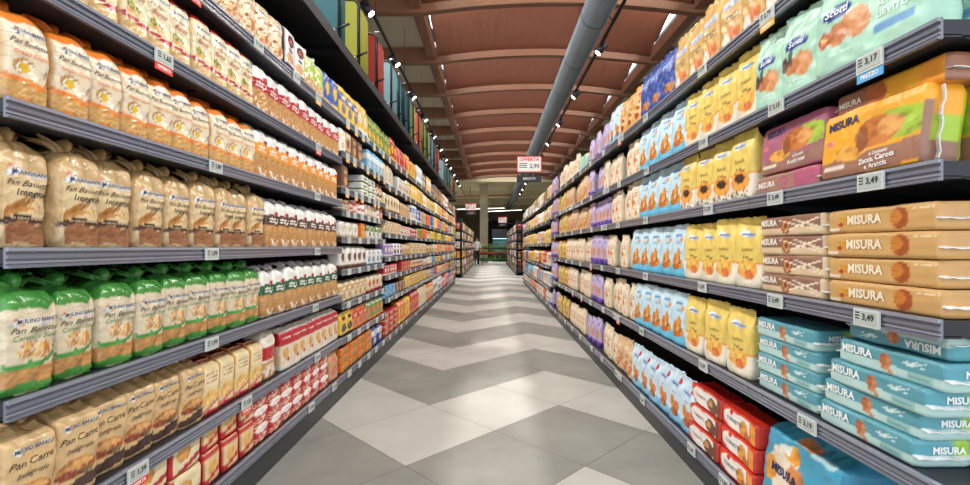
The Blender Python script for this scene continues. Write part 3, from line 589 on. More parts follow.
BH = 4.0                                   # beam underside above the camera
BY = [8.0+2.175*n for n in range(-4, 10)]
XL, XR = -1.19, 3.46
def build_ceiling():
    zb = CAMZ+BH
    def arc(x): t = (x-(XL+XR)/2)/((XR-XL)/2); return .17*(1-t*t)
    for y in BY:
        mb = MB(); n = 24; vs = []
        for i in range(n+1):
            x = XL+(XR-XL)*i/n; a = arc(x)
            vs += [(x, y-.07, zb+a), (x, y+.07, zb+a), (x, y+.07, zb+a+.14), (x, y-.07, zb+a+.14)]
        fs = []
        for i in range(n):
            b = i*4
            for q in range(4): fs.append((b+q, b+(q+1) % 4, b+4+(q+1) % 4, b+4+q))
        mb.add(vs, fs)
        mb.box(-6.5, XL, y-.07, y+.07, zb, zb+.34); mb.box(XR, 8.5, y-.07, y+.07, zb, zb+.34)
        struct(mb.obj('trim_ceiling_beam', wood))
    for nm, xa, xb in (('trim_left_purlin', XL-.18, XL), ('trim_right_purlin', XR, XR+.18)):
        mb = MB(); mb.box(xa, xb, BY[0], BY[-1], zb+.06, zb+.30); struct(mb.obj(nm, wood))
    # saw-tooth vault boards: each bay rises towards the near beam and leaves glazing above it
    mb = MB(); n = 24; HI, LO = .80, .15
    for q in range(len(BY)-1):
        ya, yb = BY[q]+.07, BY[q+1]+.07; vs = []
        for k, (y, z) in enumerate(((ya, HI), (yb, LO))):
            for t_ in (0, .05):
                for i in range(n+1):
                    x = XL+.02+(XR-XL-.04)*i/n; vs.append((x, y, zb+z+t_+arc(x)*(1.5 if k == 0 else 1)))
        m = n+1
        fs = [(i, i+1, 2*m+i+1, 2*m+i) for i in range(n)]+[(m+i, 3*m+i, 3*m+i+1, m+i+1) for i in range(n)]
        fs += [(i, m+i, m+i+1, i+1) for i in range(n)]+[(2*m+i, 2*m+i+1, 3*m+i+1, 3*m+i) for i in range(n)]+[(0, 2*m, 3*m, m), (n, m+n, 3*m+n, 2*m+n)]
        mb.add(vs, fs)
    wm = mat('copper_wood_boards', (168, 98, 72), .5, var=0); nt = wm.node_tree; N = nt.nodes; L = nt.links
    tc = N.new('ShaderNodeTexCoord'); mp = N.new('ShaderNodeMapping'); mp.inputs['Scale'].default_value = (9, .6, 1)
    wv = N.new('ShaderNodeTexNoise'); wv.inputs['Scale'].default_value = 3; wv.inputs['Detail'].default_value = 3
    L.new(tc.outputs['Object'], mp.inputs[0]); L.new(mp.outputs[0], wv.inputs['Vector'])
    r = N.new('ShaderNodeValToRGB'); r.color_ramp.elements[0].position = .35; r.color_ramp.elements[1].position = .65
    r.color_ramp.elements[0].color = (*lin((142, 88, 66)), 1); r.color_ramp.elements[1].color = (*lin((152, 95, 73)), 1)
    L.new(wv.outputs['Fac'], r.inputs[0]); L.new(r.outputs[0], N['Principled BSDF'].inputs['Base Color'])
    struct(mb.obj('ceiling', wm))
    # flat beige ceiling outside the vault
    mb = MB(); mb.box(-9, XL-.1, BY[0], BY[-1], zb+.34, zb+.42); mb.box(XR+.1, 9, BY[0], BY[-1], zb+.34, zb+.42)
    struct(mb.obj('ceiling_flat', beige))
    # glazing: side triangles and the strip above each beam
    gl = bpy.data.materials.new('clear_glass'); gl.use_nodes = True; N = gl.node_tree.nodes; N.clear()
    tr = N.new('ShaderNodeBsdfTransparent'); gs = N.new('ShaderNodeBsdfGlossy'); gs.inputs['Roughness'].default_value = .03
    mx = N.new('ShaderNodeMixShader'); mx.inputs[0].default_value = .05; o = N.new('ShaderNodeOutputMaterial')
    gl.node_tree.links.new(tr.outputs[0], mx.inputs[1]); gl.node_tree.links.new(gs.outputs[0], mx.inputs[2]); gl.node_tree.links.new(mx.outputs[0], o.inputs[0])
    MATS['clear_glass'] = gl
    steel = mat('blue_grey_steel', (70, 88, 108), .4, .3); wi = 1
    for q in range(len(BY)-1):
        ya, yb = BY[q]+.07, BY[q+1]+.07; cut = ya+(yb-ya)*(.80-.30)/(.80-.15)
        for x in (XL+.01, XR-.01):
            mb = MB(); mb.add([(x, ya, zb+.30), (x, cut, zb+.30), (x, ya, zb+.80)], [(0, 1, 2)])
            g = struct(mb.obj('window_%d' % wi, gl)); wi += 1
            mb = MB(); mb.tube([(x, ya+.02, zb+.30), (x, ya+.02, zb+.80)], .028, 4); mb.tube([(x, ya, zb+.31), (x, cut, zb+.31)], .014, 4); mb.tube([(x, ya, zb+.79), (x, cut, zb+.30)], .014, 4)
            mb.obj('window_frame', steel, g)
        mb = MB(); mb.quad((XL, ya-.03, zb+.30), (XR, ya-.03, zb+.30), (XR, ya-.03, zb+.84), (XL, ya-.03, zb+.84)); g = struct(mb.obj('window_%d' % wi, gl)); wi += 1
        mb = MB()
        for i in range(6): x = XL+.05+(XR-XL-.1)*i/5; mb.box(x-.015, x+.015, ya-.045, ya-.015, zb+.16, zb+.84+arc(x)*1.4)
        mb.obj('window_frame', steel, g)
    # far hall
    y1 = BY[-1]
    mb = MB(); mb.box(-9, 9, y1+.07, y1+.3, zb-.12, zb+1.3); struct(mb.obj('trim_end_beam', beigec))
    mb = MB(); mb.box(-9, 9, y1+.3, 46, zb+.05, zb+.2)
    struct(mb.obj('ceiling_far', beigec))
    for yy in (33.5, 39, 44):
        mb = MB(); mb.box(-9, 9, yy, yy+.35, zb-.45, zb+.05); struct(mb.obj('trim_far_beam', beigec))
    mb = MB(); mb.box(-9, 9, 46, 46.2, 0, zb+.2); struct(mb.obj('wall_far', mat('far_wall', (120, 108, 84), .9)))
    mb = MB(); mb.box(-.9, 3.2, 45.6, 45.99, .0, 3.6); struct(mb.obj('trim_dark_cladding', mat('dark_cladding', (40, 40, 44), .8)))
    for nm, x in (('wall_left', -9.0), ('wall_right', 8.9)):
        mb = MB(); mb.box(x, x+.1, -3, 46, 0, zb+.4); struct(mb.obj(nm, mat('cream_wall', (190, 184, 170), .9)))
build_ceiling()
def build_duct():
    cx, cz, r = 1.525, CAMZ+3.4, .205
    t = empty('ventilation_duct', (cx, 0, cz)); props(t, 'long round grey metal air duct running along the ceiling', 'duct')
    mb = MB(); mb.tube([(0, -1, 0), (0, 40, 0)], r, 40); mb.obj('pipe', duct, t)
    y = .6
    while y < 39:
        mb = MB(); mb.tube([(0, y-.012, 0), (0, y+.012, 0)], r+.004, 40); mb.obj('joint_ring', mat('duct_ring', (70, 74, 76), .5, .3), t); y += 1.55
    for y in [BY[i] for i in range(2, 14)]:
        mb = MB(); mb.tube([(0, y, r-.01), (0, y, .75)], .006, 6); mb.obj('hanger_rod', black, t)
build_duct()

lamp_glow = mat('lamp_glow', (255, 250, 240), emit=14)
def track(name, x, z, y0, y1, heads, aim, label, lab2):
    t = empty(name, (x, 0, z)); props(t, label, 'light track')
    mb = MB(); mb.box(-.018, .018, y0, y1, -.018, .018); mb.obj('rail', black, t)
    top = (CAMZ+BH+.1-z) if x < 0 else None
    y = y0+.5
    while y < y1:
        mb = MB()
        if x < 0: mb.tube([(0, y, .0), (0, y, top)], .005, 6)
        else: mb.tube([(0, y, 0), (-.10, y, .10)], .008, 6)
        mb.obj('suspension', black, t); y += 2.175
    for i, y in enumerate(heads):
        s = empty('spotlight', (x, y, z-.02)); props(s, 'black cylindrical spotlight, %s from near end, %s' % (ordw(i), lab2), 'spotlight', 'spotlights on the tracks')
        d = Vector((aim-x, .0, 1.0-z)).normalized()
        a = Vector((0, 0, -.07))
        mb = MB(); mb.box(-.02, .02, -.06, .06, -.03, .02); mb.tube([(0, 0, -.02), (0, 0, -.07)], .012, 8); mb.obj('adapter', black, s)
        mb = MB(); mb.tube([a-d*.08, a+d*.10], .055, 18); mb.obj('housing', black, s)
        mb = MB(); mb.tube([a+d*.1005, a+d*.104], .046, 18); mb.obj('lens', lamp_glow, s)
        l = bpy.data.lights.new('spot', 'SPOT'); l.energy = SPOT_W*3; l.spot_size = math.radians(112); l.spot_blend = .8; l.shadow_soft_size = .06
        l.color = (1, .965, .92)
        lo = bpy.data.objects.new('lamp_light', l); C.objects.link(lo); lo.parent = s; lo.location = a+d*.18
        lo.rotation_euler = d.to_track_quat('-Z', 'Y').to_euler()
# head positions read from the photograph's spacing
track('light_track', 1.72, CAMZ+3.17, -.5, 33, [.75+2.15*i for i in range(0, 13)], -1.1, 'long black lighting track fixed beside the grey duct', 'on the track beside the duct')
track('light_track', -1.62, CAMZ+3.2, -.5, 30, [.95+1.7*i for i in range(0, 14)], 1.0, 'long black lighting track hung above the left shelves', 'above the left shelves')

# ------------------------------------------------------------ shelving
UNIT = 0
def shelving(side, y0, y1, zs, label, canopy=False, depth=.45, first=False, X=None):
    face = (LF if side == 'L' else RF) if X is None else X
    sg = -1 if side == 'L' else 1
    t = empty('shelving_unit', (face+sg*depth/2, (y0+y1)/2, 0)); props(t, label, 'shelving', 'supermarket shelving bays')
    ox, oy = t.location.x, t.location.y
    def bx(mb, xa, xb, ya, yb, za, zb):      # xa, xb: distance behind the rail face
        a, b = sorted((face+sg*xa-ox, face+sg*xb-ox)); mb.box(a, b, ya-oy, yb-oy, za, zb)
    top = 2.40 if side == 'L' and X is None else max(zs)+.36
    mb = MB(); bx(mb, depth, depth+.02, y0, y1, .02, top); mb.obj('back_panel', backm, t)
    mb = MB(); bx(mb, .025, .05, y0, y1, 0, min(zs)-.04); mb.obj('plinth', plinthm, t)
    for y in ((y0, y1) if first else (y1,)):
        mb = MB(); bx(mb, depth-.03, depth-.001, y if y == y0 else y-.028, y+.028 if y == y0 else y, 0, top); mb.obj('upright', black, t)
    for z in zs:
        mb = MB(); bx(mb, .012, depth-.002, y0+.002, y1-.002, z-.032, z); 
        bx(mb, .012, .05, y0+.002, y1-.002, z-.036, z-.03)
        s = mb.obj('shelf', darkm, t)
        mb = MB(); mb.cur = 0
        bx(mb, .006, .0115, y0+.001, y1-.001, z-.040, z+.004)
        mb.cur = 0; bx(mb, 0, .006, y0+.001, y1-.001, z-.040, z-.034)
        bx(mb, 0.002, .006, y0+.001, y1-.001, z-.020, z-.012)
        mb.cur = 1; bx(mb, 0, .006, y0+.001, y1-.001, z-.004, z+.004)
        bx(mb, .004, .006, y0+.001, y1-.001, z-.030, z-.026)
        mb.obj('price_rail', [railm if X is None else railm2, railhi], s)
        for y in ((y0+.01, y1-.01) if first else (y1-.01,)):
            if z > .3:
                mb = MB(); a = [(.05, z-.033), (depth-.03, z-.033), (depth-.03, z-.11), (.30, z-.085)]
                vs = [(face+sg*p-ox, y-oy-.003, q) for p, q in a]+[(face+sg*p-ox, y-oy+.003, q) for p, q in a]
                mb.add(vs, [(0, 1, 2, 3), (7, 6, 5, 4), (0, 4, 5, 1), (1, 5, 6, 2), (2, 6, 7, 3), (3, 7, 4, 0)]); mb.obj('bracket', black, s)
    if canopy:
        mb = MB(); bx(mb, 0, depth+.02, y0, y1, 2.365, 2.395); bx(mb, -.012, .0, y0, y1, 2.335, 2.405); c = mb.obj('canopy', black, t)
        mb = MB(); bx(mb, .01, depth, y1-.024, y1, 2.325, 2.364); mb.obj('canopy_bracket', black, c)
    return t
Lz = [1.92, 1.63, 1.345, 1.03, .71, .42, .165]
Lb2 = [CAMZ+r for r in (.885, .65, .405, .25, .067, -.155, -.385, -.62, -.87)]
Lb3 = [CAMZ+r for r in (.885, .61, .34, .13, -.10, -.28, -.5, -.87)]
Rz = [1.81, 1.497, 1.21, .884, .549, .144]
Rzf = [1.80, 1.46, 1.09, .727, .40, .144]
LB = [.963, 1.68, 2.41, 3.14, 4.43, 5.93, 7.4, 8.9, 10.4, 11.9, 13.3]
RB = [.941, 1.638, 2.34, 3.04, 4.44, 5.84, 7.26, 8.7, 10.2, 11.7, 13.4]
for i in range(len(LB)-1):
    zs = Lz if i < 3 else Lb2 if i == 3 else Lb3
    shelving('L', LB[i], LB[i+1], zs, 'dark shelving bay with black canopy, %s bay along the left side' % ordw(i), True, first=i == 0)
for i in range(len(RB)-1):
    shelving('R', RB[i], RB[i+1], Rz if i < 6 else Rzf, 'dark shelving bay of biscuits, %s bay along the right side' % ordw(i), first=i == 0)

# ------------------------------------------------------------ goods, left near bays
P = ['top left shelf', 'second left shelf', 'third left shelf', 'fourth left shelf', 'fifth left shelf', 'sixth left shelf', 'bottom left shelf']
Y0 = .985
fill('L', Lz[0], Y0, lY(284), 'clear', P[0])
fill('L', Lz[0], lY(284), lY(308), 'paperwhite', P[0])
fill('L', Lz[0], lY(308), lY(326), 'lime', P[0])
fill('L', Lz[0], lY(326), 3.12, farkind('BYs', .22), P[0])
fill('L', Lz[1], Y0, lY(257), 'red', P[1], back=True)
fill('L', Lz[1], lY(257), 3.12, 'lred', P[1])
fill('L', Lz[2], Y0, lY(256), 'orange', P[2], back=True)
fill('L', Lz[2], lY(256), 3.12, 'lorange', P[2])
fill('L', Lz[3], Y0, lY(268), 'integrale', P[3], back=True, jit=1.8, depthj=.02)
fill('L', Lz[3], lY(268), 3.12, 'lbrown', P[3])
fill('L', Lz[4], Y0, lY(264), 'green', P[4], back=True, jit=1.6)
fill('L', Lz[4], lY(264), 3.12, 'lgreen', P[4])
fill('L', Lz[5], Y0, lY(206), 'carre', P[5], back=True, jit=1.8)
fill('L', Lz[5], lY(204), lY(265), 'toast', P[5], back=True)
fill('L', Lz[5], lY(265), lY(280), 'clearred', P[5])
fill('L', Lz[5], lY(284), 3.12, 'redwhite', P[5])
fill('L', Lz[6], Y0, lY(203), 'toastbig', P[6], stack=2)
fill('L', Lz[6], lY(203), lY(256), 'reddis', P[6], stack=2)
fill('L', Lz[6], lY(256), lY(329), 'redcrk', P[6], stack=3)
fill('L', Lz[6], lY(329), 3.12, farkind('TPp', .18), P[6])

# far bays, written as colour, accent, shape, count
BAYW = ['fourth', 'fifth', 'sixth', 'seventh', 'eighth', 'ninth', 'tenth']
RUN2 = ['YBp3 YWp2 GYp4', 'WCb1 TNb1 NTb3 .15 LWb5', 'NTb2 .3 WGf3 TNj3', 'NTj2 TRj1 RWj1 WRj2 TWj4 WPj1 RTj1', 'WCs4 OYb2 WGs5', 'WNs6 WLs5', 'CTs6 CRs5', 'YKp2 ORp3 GOp4', 'OGf5 BWp3']
RUNS3 = [['GYp2 RYp2 PRp4 YOp2', 'CWp3 .3 WTs4 WYp2', 'CNs6 TCs5', 'CTs7 WRf3', 'VWs3 WBs3 TCs4', 'RWb4 .2 RTb4', 'LBf3 NTf3 YCs3', 'RTf3 OYs3 YOs2'],
         ['YOp3 WLb4 NWb4', 'YCb4 SYb4 WYb3', 'WBb3 BWb3 TCs4', 'RWf3 GYs3 ORb4', 'CTs9', 'CRs8 WPs3', 'YTs9', 'ROs4 CWs5'],
         ['YWb4 BYp3 NTb4', 'CYs4 YGb4 WCb3', 'ORb3 BLb3 YWb4', 'WRs3 YSb4 GYb3', 'TCs5 CWs4', 'WYb4 LBb3 CTs3', 'TCs4 BWb3 ROb3', 'OCs5 WGs4'],
         ['NTb4 TNb3 WRb3', 'SYb5 RWb4', 'ORb3 LBb3 SYb4', 'YSb4 KYb3 GYb3', 'OYb3 CTs5', 'YGb3 TOs4 WBb3', 'CYs6 RCb3', 'WBb3 RWs4'],
         ['WNb4 KTb3 NOb3', 'YWb4 TNb3 GWb3', 'RYb4 BWb4', 'CTb4 YOb4', 'OTb4 RTb4', 'BYb3 WLb3 GWb3', 'TYs4 NTs4', 'PRs4 BWs3'],
         ['KNb4 TNb4', 'OYb4 WRb4', 'YWb4 GYb4', 'TNb4 BWb4', 'CWs5 ROb3', 'YKb4 CTs4', 'OYs4 BLb3', 'RWs4 NTs4'],
         ['NTb4 WNb4', 'YRb4 TCb4', 'CYb4 OYb4', 'GWb4 RYb4', 'TWs5 YBb3', 'COs4 WBb4', 'YTs4 GYs3', 'CRs4 WTs4']]
def run(side, z, gap, y0, y1, spec, where, setback=.012):
    toks = spec.split(); tot = 0; items = []
    for t in toks:
        if t[0] == '.': tot += float(t); items.append((None, float(t)))
        else:
            k = farkind(t, gap*R.choice((.80, .88))); n = int(t[3:]); items.append((k, n)); tot += k.w*1.06*n
    s = (y1-y0)/tot; y = y0
    for k, n in items:
        if k is None: y += n*s; continue
        L_ = k.w*1.06*n*s; m = max(1, round(L_/(k.w*1.04)))
        if L_/m < k.w*1.01: m = max(1, m-1)
        if k.name == 'food_packet': fill(side, z, y, y+L_, k, where, pitch=L_/m, stack=max(1, min(4, int((gap-.02)/.058))), setback=setback, jit=.5)
        else: fill(side, z, y, y+L_, k, where, pitch=L_/m, setback=setback, jit=.6)
        y += L_
SH = ['top', 'second', 'third', 'fourth', 'fifth', 'sixth', 'seventh', 'eighth', 'ninth']
for b in range(3, 10):
    zs = Lb2 if b == 3 else Lb3
    runs = RUN2 if b == 3 else RUNS3[b-4]
    for q, z in enumerate(zs):
        gap = (zs[q-1]-z-.045) if q else .27
        run('L', z, gap, LB[b]+.02, LB[b+1]-.02, runs[q], '%s shelf, %s left bay' % (SH[q], BAYW[b-3]))

# ------------------------------------------------------------ goods, right side
Q = ['top right shelf', 'second right shelf', 'third right shelf', 'fourth right shelf', 'fifth right shelf', 'bottom right shelf']
Yr0 = .965
def seg(row, z, lst, where):
    for (a, b, k, *o) in lst:
        o = o[0] if o else {}
        fill('R', z, max(a if a < 14 else rY(a), Yr0), b if b < 14 else rY(b), k, where, **o)
seg(0, Rz[0], [(Yr0, 674, 'mustard'), (673, 641, 'navy'), (641, 620, 'tanstar'), (620, 609, 'skyred'), (609, 585, 'purple'), (585, 577, farkind('MWs', .16)), (576, 557, 'cream'), (557, 7.22, 'purple')], Q[0])
seg(1, Rz[1], [(1.33, 755, 'mint'), (755, 684, 'yellow'), (684, 637, 'sky'), (637, 602, 'cream'), (602, 589, 'purple'), (589, 566, 'tan'), (566, 557, 'gold'), (557, 7.22, 'purple')], Q[1])
put(KINDS['mintbig'], 'R', 1.165, Rz[1], 'large mint green biscuit bag with fruit picture, nearest on second right shelf', .012, -.02, .0)
put(KINDS['mintbig'], 'R', 1.135, Rz[1], 'large mint green biscuit bag standing behind the nearest mint one', .012, -.0, .02, depth=.125, sc_=.97)
seg(2, Rz[2], [(752, 680, 'yellowdark'), (680, 638, 'sky'), (638, 610, 'cream'), (610, 589, 'purple'), (589, 566, 'tan'), (566, 557, 'gold'), (557, 7.22, 'purple')], Q[2])
for i, y in enumerate((1.155,)):
    put(KINDS['orangecro'], 'R', y, Rz[2], 'orange croissant packet with pumpkin and carrot picture, standing upright', .012, -.10, 0)
o_ = put(KINDS['orangecro'], 'R', 1.14, Rz[2]+.0, 'orange croissant packet partly hidden behind the upright orange one', .012, -.04, 0, depth=.115)
put(KINDS['orangeflat'], 'R', 1.13, Rz[2]+.176, 'orange and brown croissant packet lying flat on the upright orange ones', .04, sc_=.97)
put(KINDS['pinkflat'], 'R', 1.47, Rz[2], 'mauve croissant packet lying flat under the pink one', .012)
put(KINDS['pinkcro'], 'R', 1.465, Rz[2]+.062, 'pink croissant packet with fruit picture standing on mauve packet', .025, -.08)
for s in range(4):
    put(KINDS['tanrusk'], 'R', 1.125+R.uniform(-.006, .006), Rz[3]+s*.062, 'caramel brown rusk packet, %s of the stack at near right end' % ('bottom' if s == 0 else 'top' if s == 3 else ordw(s)+' from bottom'), .012+R.random()*.008, yaw=R.uniform(-.02, .02))
for s in range(4):
    put(KINDS['brownrusk'], 'R', 1.45+R.uniform(-.006, .006), Rz[3]+s*.062, 'brown and cream rusk packet, %s of the stack beside caramel packets' % ('bottom' if s == 0 else 'top' if s == 3 else ordw(s)+' from bottom'), .012+R.random()*.008, yaw=R.uniform(-.02, .02))
seg(3, Rz[3], [(756, 684, 'yellow'), (684, 632, 'sky'), (632, 604, 'cream'), (604, 589, 'purple'), (589, 566, 'cream'), (566, 557, 'gold'), (557, 7.22, 'purple')], Q[3])
for s in range(4):
    put(KINDS['teal'], 'R', (1.165, 1.16, 1.13, 1.105)[s], Rz[4]+s*.0605, 'teal rusk packet, %s of nearest teal stack' % ('bottom' if s == 0 else ordw(s)+' from bottom'), .012+.01*(s % 2), yaw=(.0, .02, -.02, .01)[s])
put(KINDS['teal'], 'R', 1.10, Rz[4]+4*.0605-.0605+.0605, 'teal rusk packet lying upside down on top of nearest teal stack', .03, flip=True, yaw=.02, sc_=.92)
for s in range(4):
    put(KINDS['teal'], 'R', 1.485+R.uniform(-.006, .006), Rz[4]+s*.0605, 'teal rusk packet, %s of second teal stack' % ('bottom' if s == 0 else 'top' if s == 3 else ordw(s)+' from bottom'), .014+R.random()*.01, yaw=R.uniform(-.02, .02))
seg(4, Rz[4], [(750, 684, 'yellow'), (684, 634, 'sky'), (634, 600, 'cream'), (600, 589, 'purple'), (589, 566, 'cream'), (566, 557, 'gold'), (557, 7.22, 'purple')], Q[4])
put(KINDS['bluebag'], 'R', 1.44, Rz[5], 'large blue croissant bag with fruit picture on bottom right shelf', .012, -.12, 0)
put(KINDS['bluebag'], 'R', 1.44, Rz[5], 'large blue croissant bag behind the front blue bag, bottom right shelf', .012, -.0, .03, depth=.205, sc_=.93)
for s in range(3):
    put(KINDS['redstack'], 'R', 1.76, Rz[5]+s*.0875, 'orange and white snack cake packet, %s of stack beside blue bag' % ('bottom', 'middle', 'top')[s], .012+.006*s, yaw=R.uniform(-.03, .03))
for s in range(3):
    put(KINDS['choc'], 'R', 2.04, Rz[5]+s*.0875, 'red and white cake packet with chocolate picture, %s of its stack' % ('bottom', 'middle', 'top')[s], .012+.008*s, yaw=R.uniform(-.03, .03))
seg(5, Rz[5], [(692, 632, 'skyred'), (632, 615, 'tan'), (615, 600, 'cream'), (600, 586, 'purple'), (586, 566, 'cream'), (566, 557, 'gold'), (557, 7.22, 'purple')], Q[5])
RRUN = [['CTs4 GRp4 CWs4', 'CTs4 YCs4 WYs4', 'YCs5 CTs5', 'WOs4 RWs3 YTs3', 'WLs3 WOs4 LYs3', 'WLs4 ORs3 CWs3'],
        ['WRs4 GYp3 CRs3', 'WPs4 CTs4 YWs3', 'WOs4 YCs5', 'ORs3 WRs4 YCs3', 'OLs3 WLs4', 'WRs4 ORs3'],
        ['CLs4 WGs3 TCs3', 'YWs4 CGs4', 'YCs6 CTs3', 'YOs4 TYs4', 'LOs4 MLs3', 'OLs4 TLs3'],
        ['WLb4 TYs4', 'TCs4 BWb4', 'CTs5 TCs4', 'BRs3 TYs4', 'BLs4 OTs4', 'TCs5 LTs3']]
for b in range(6, 10):
    for q, z in enumerate(Rzf):
        gap = (Rzf[q-1]-z-.045) if q else .26
        run('R', z, min(gap, .27), RB[b]+.02, RB[b+1]-.02, RRUN[b-6][q], '%s shelf, %s right bay' % (SH[q], ['seventh', 'eighth', 'ninth', 'tenth'][b-6]))

# ------------------------------------------------------------ price labels
def tagmesh():
    mb = MB(); mb.box(-.038, .038, -.005, 0, -.021, .021); f = mb.mesh('price_tag', tagw)
    mb = MB(); mb.box(-.033, .033, -.0062, -.005, -.016, .016); return f, mb.mesh('screen', tagg)
TF, TS = tagmesh()
PR = {}
def pricegeo(s):
    if s not in PR:
        mb = MB(); vs, fs = text_geo(s, .021, .03); mb.add([(x+.008, -.0068, y+.002) for x, y in vs], fs)
        mb.cur = 0
        for q in range(3): mb.box(-.030, -.018, -.0068, -.0063, .010-q*.007, .013-q*.007)
        PR[s] = mb.mesh('price_lettering', ink((40, 40, 44)))
    return PR[s]
FL = {}
def flap(col, txt):
    if col not in FL:
        mb = MB(); mb.box(-.038, .038, -.003, -.001, -.043, -.0212); a = mb.mesh('promotion_flap', ink(col))
        mb = MB(); vs, fs = text_geo(txt, .014, .03); mb.add([(x, -.0036, y-.032) for x, y in vs], fs); FL[col] = (a, mb.mesh('promotion_lettering', ink((240, 240, 240))))
    return FL[col]
tc_ = {}
def ptag(side, y, z, where, price=None, fl=None, s=1, big=True):
    i = tc_.get(where, 0); tc_[where] = i+1
    face = LF if side == 'L' else RF; sg = 1 if side == 'L' else -1
    r = bpy.data.objects.new('price_tag', TF); C.objects.link(r)
    r.location = (face+sg*.0008, y, z-.020); r.rotation_euler = (0, 0, math.pi/2 if side == 'L' else -math.pi/2); r.scale = (s, 1, s)
    link('screen', TS, r)
    if price: link('price_lettering', pricegeo(price), r)
    c = ''
    if fl:
        a, b = flap(*fl); link('promotion_flap', a, r); link('promotion_lettering', b, r)
        c = {ORG: 'orange', (226, 60, 48): 'red', (90, 168, 220): 'blue', (236, 170, 40): 'amber'}.get(fl[0], 'red')
    if price and big:
        lab = '%sprice label reading %s, %s, %s from near end' % ((c+' and grey ') if c else 'grey ', price, where, ordw(i))
    else: lab = '%sprice label, %s from near end, %s' % (c+' and grey ' if c else 'grey ', ordw(i), where)
    props(r, lab, 'price label', 'price labels on the shelf rails')
RF_ = ((226, 60, 48), 'OFFERTA')
def lt(px): return 1.0*F/(491-px)
def rt(px): return .905*F/(px-491)
for px, pr, fl in ((258, '2,49', None), (296, '3,19', None), (318, '1,99', ((236, 170, 40), 'PREZZO'))): ptag('L', lt(px), Lz[0], P[0], pr, fl)
ptag('L', lt(193), Lz[0], P[0], '2,19', RF_)
for px, pr, fl in ((163, '1,65', RF_), (318, '1,19', RF_)): ptag('L', lt(px), Lz[1], P[1], pr, fl)
for px, pr in ((215, '1,89'), (317, '1,09')): ptag('L', lt(px), Lz[2], P[2], pr)
for px, pr in ((211, '1,99'), (317, '1,29')): ptag('L', lt(px), Lz[3], P[3], pr)
for px, pr in ((211, '1,99'), (315, '1,29')): ptag('L', lt(px), Lz[4], P[4], pr)
for px, pr, fl in ((137, '1,39', RF_), (246, '1,55', RF_), (317, '0,99', None)): ptag('L', lt(px), Lz[5], P[5], pr, fl)
for px, pr in ((311, '0,89'), (334, '1,79')): ptag('L', lt(px), Lz[6], P[6], pr)
for px, pr, fl in ((871, '3,17', ((90, 168, 220), 'PREZZO')), (777, '3,15', None), (704, '2,29', None), (647, '2,49', None), (608, '1,99', None)): ptag('R', rt(px), Rz[1], Q[1], pr, fl)
for px, pr, fl in ((768, '2,79', ((236, 170, 40), 'PREZZO')), (703, '2,59', None), (646, '2,19', None), (622, '1,99', None)): ptag('R', rt(px), Rz[0], Q[0], pr, fl)
for px, pr in ((872, '3,49'), (776, '3,49'), (709, '2,39'), (646, '2,49'), (618, '2,19'), (606, '1,89')): ptag('R', rt(px), Rz[2], Q[2], pr)
for px, pr in ((868, '3,49'), (776, '3,49'), (703, '2,39'), (646, '2,49'), (618, '2,19')): ptag('R', rt(px), Rz[3], Q[3], pr)
for px, pr in ((808, '3,19'), (704, '2,39'), (642, '2,49'), (615, '2,19')): ptag('R', rt(px), Rz[4], Q[4], pr)
for px, pr in ((725, '1,99'), (692, '1,99'), (643, '2,49'), (617, '2,19')): ptag('R', rt(px), Rz[5], Q[5], pr)
for b in range(3, 10):
    zs = Lb2 if b == 3 else Lb3
    for q, z in enumerate(zs):
        n = 7 if b == 3 and q < 4 else 5 if b < 5 else 3 if b < 7 else 2
        for i in range(n):
            if i == n-1 and R.random() < .3: continue
            y = LB[b]+(LB[b+1]-LB[b])*(i+.5)/n+R.uniform(-.03, .03)
            ptag('L', y, z, '%s shelf, %s left bay' % (SH[q], BAYW[b-3]), None, ((236, 170, 40), 'PREZZO') if q < 3 and b < 5 and R.random() < .8 else None, big=False)
for b in range(3, 10):
    zs = Rz if b < 6 else Rzf
    for q, z in enumerate(zs):
        nn = 3 if b < 6 else 2
        for i in range(nn):
            y = RB[b]+(RB[b+1]-RB[b])*(i+.5)/nn+R.uniform(-.05, .05)
            ptag('R', y, z, '%s shelf, %s right bay' % (SH[q], ORD[b]), None, RF_ if R.random() < .25 else None, big=False)

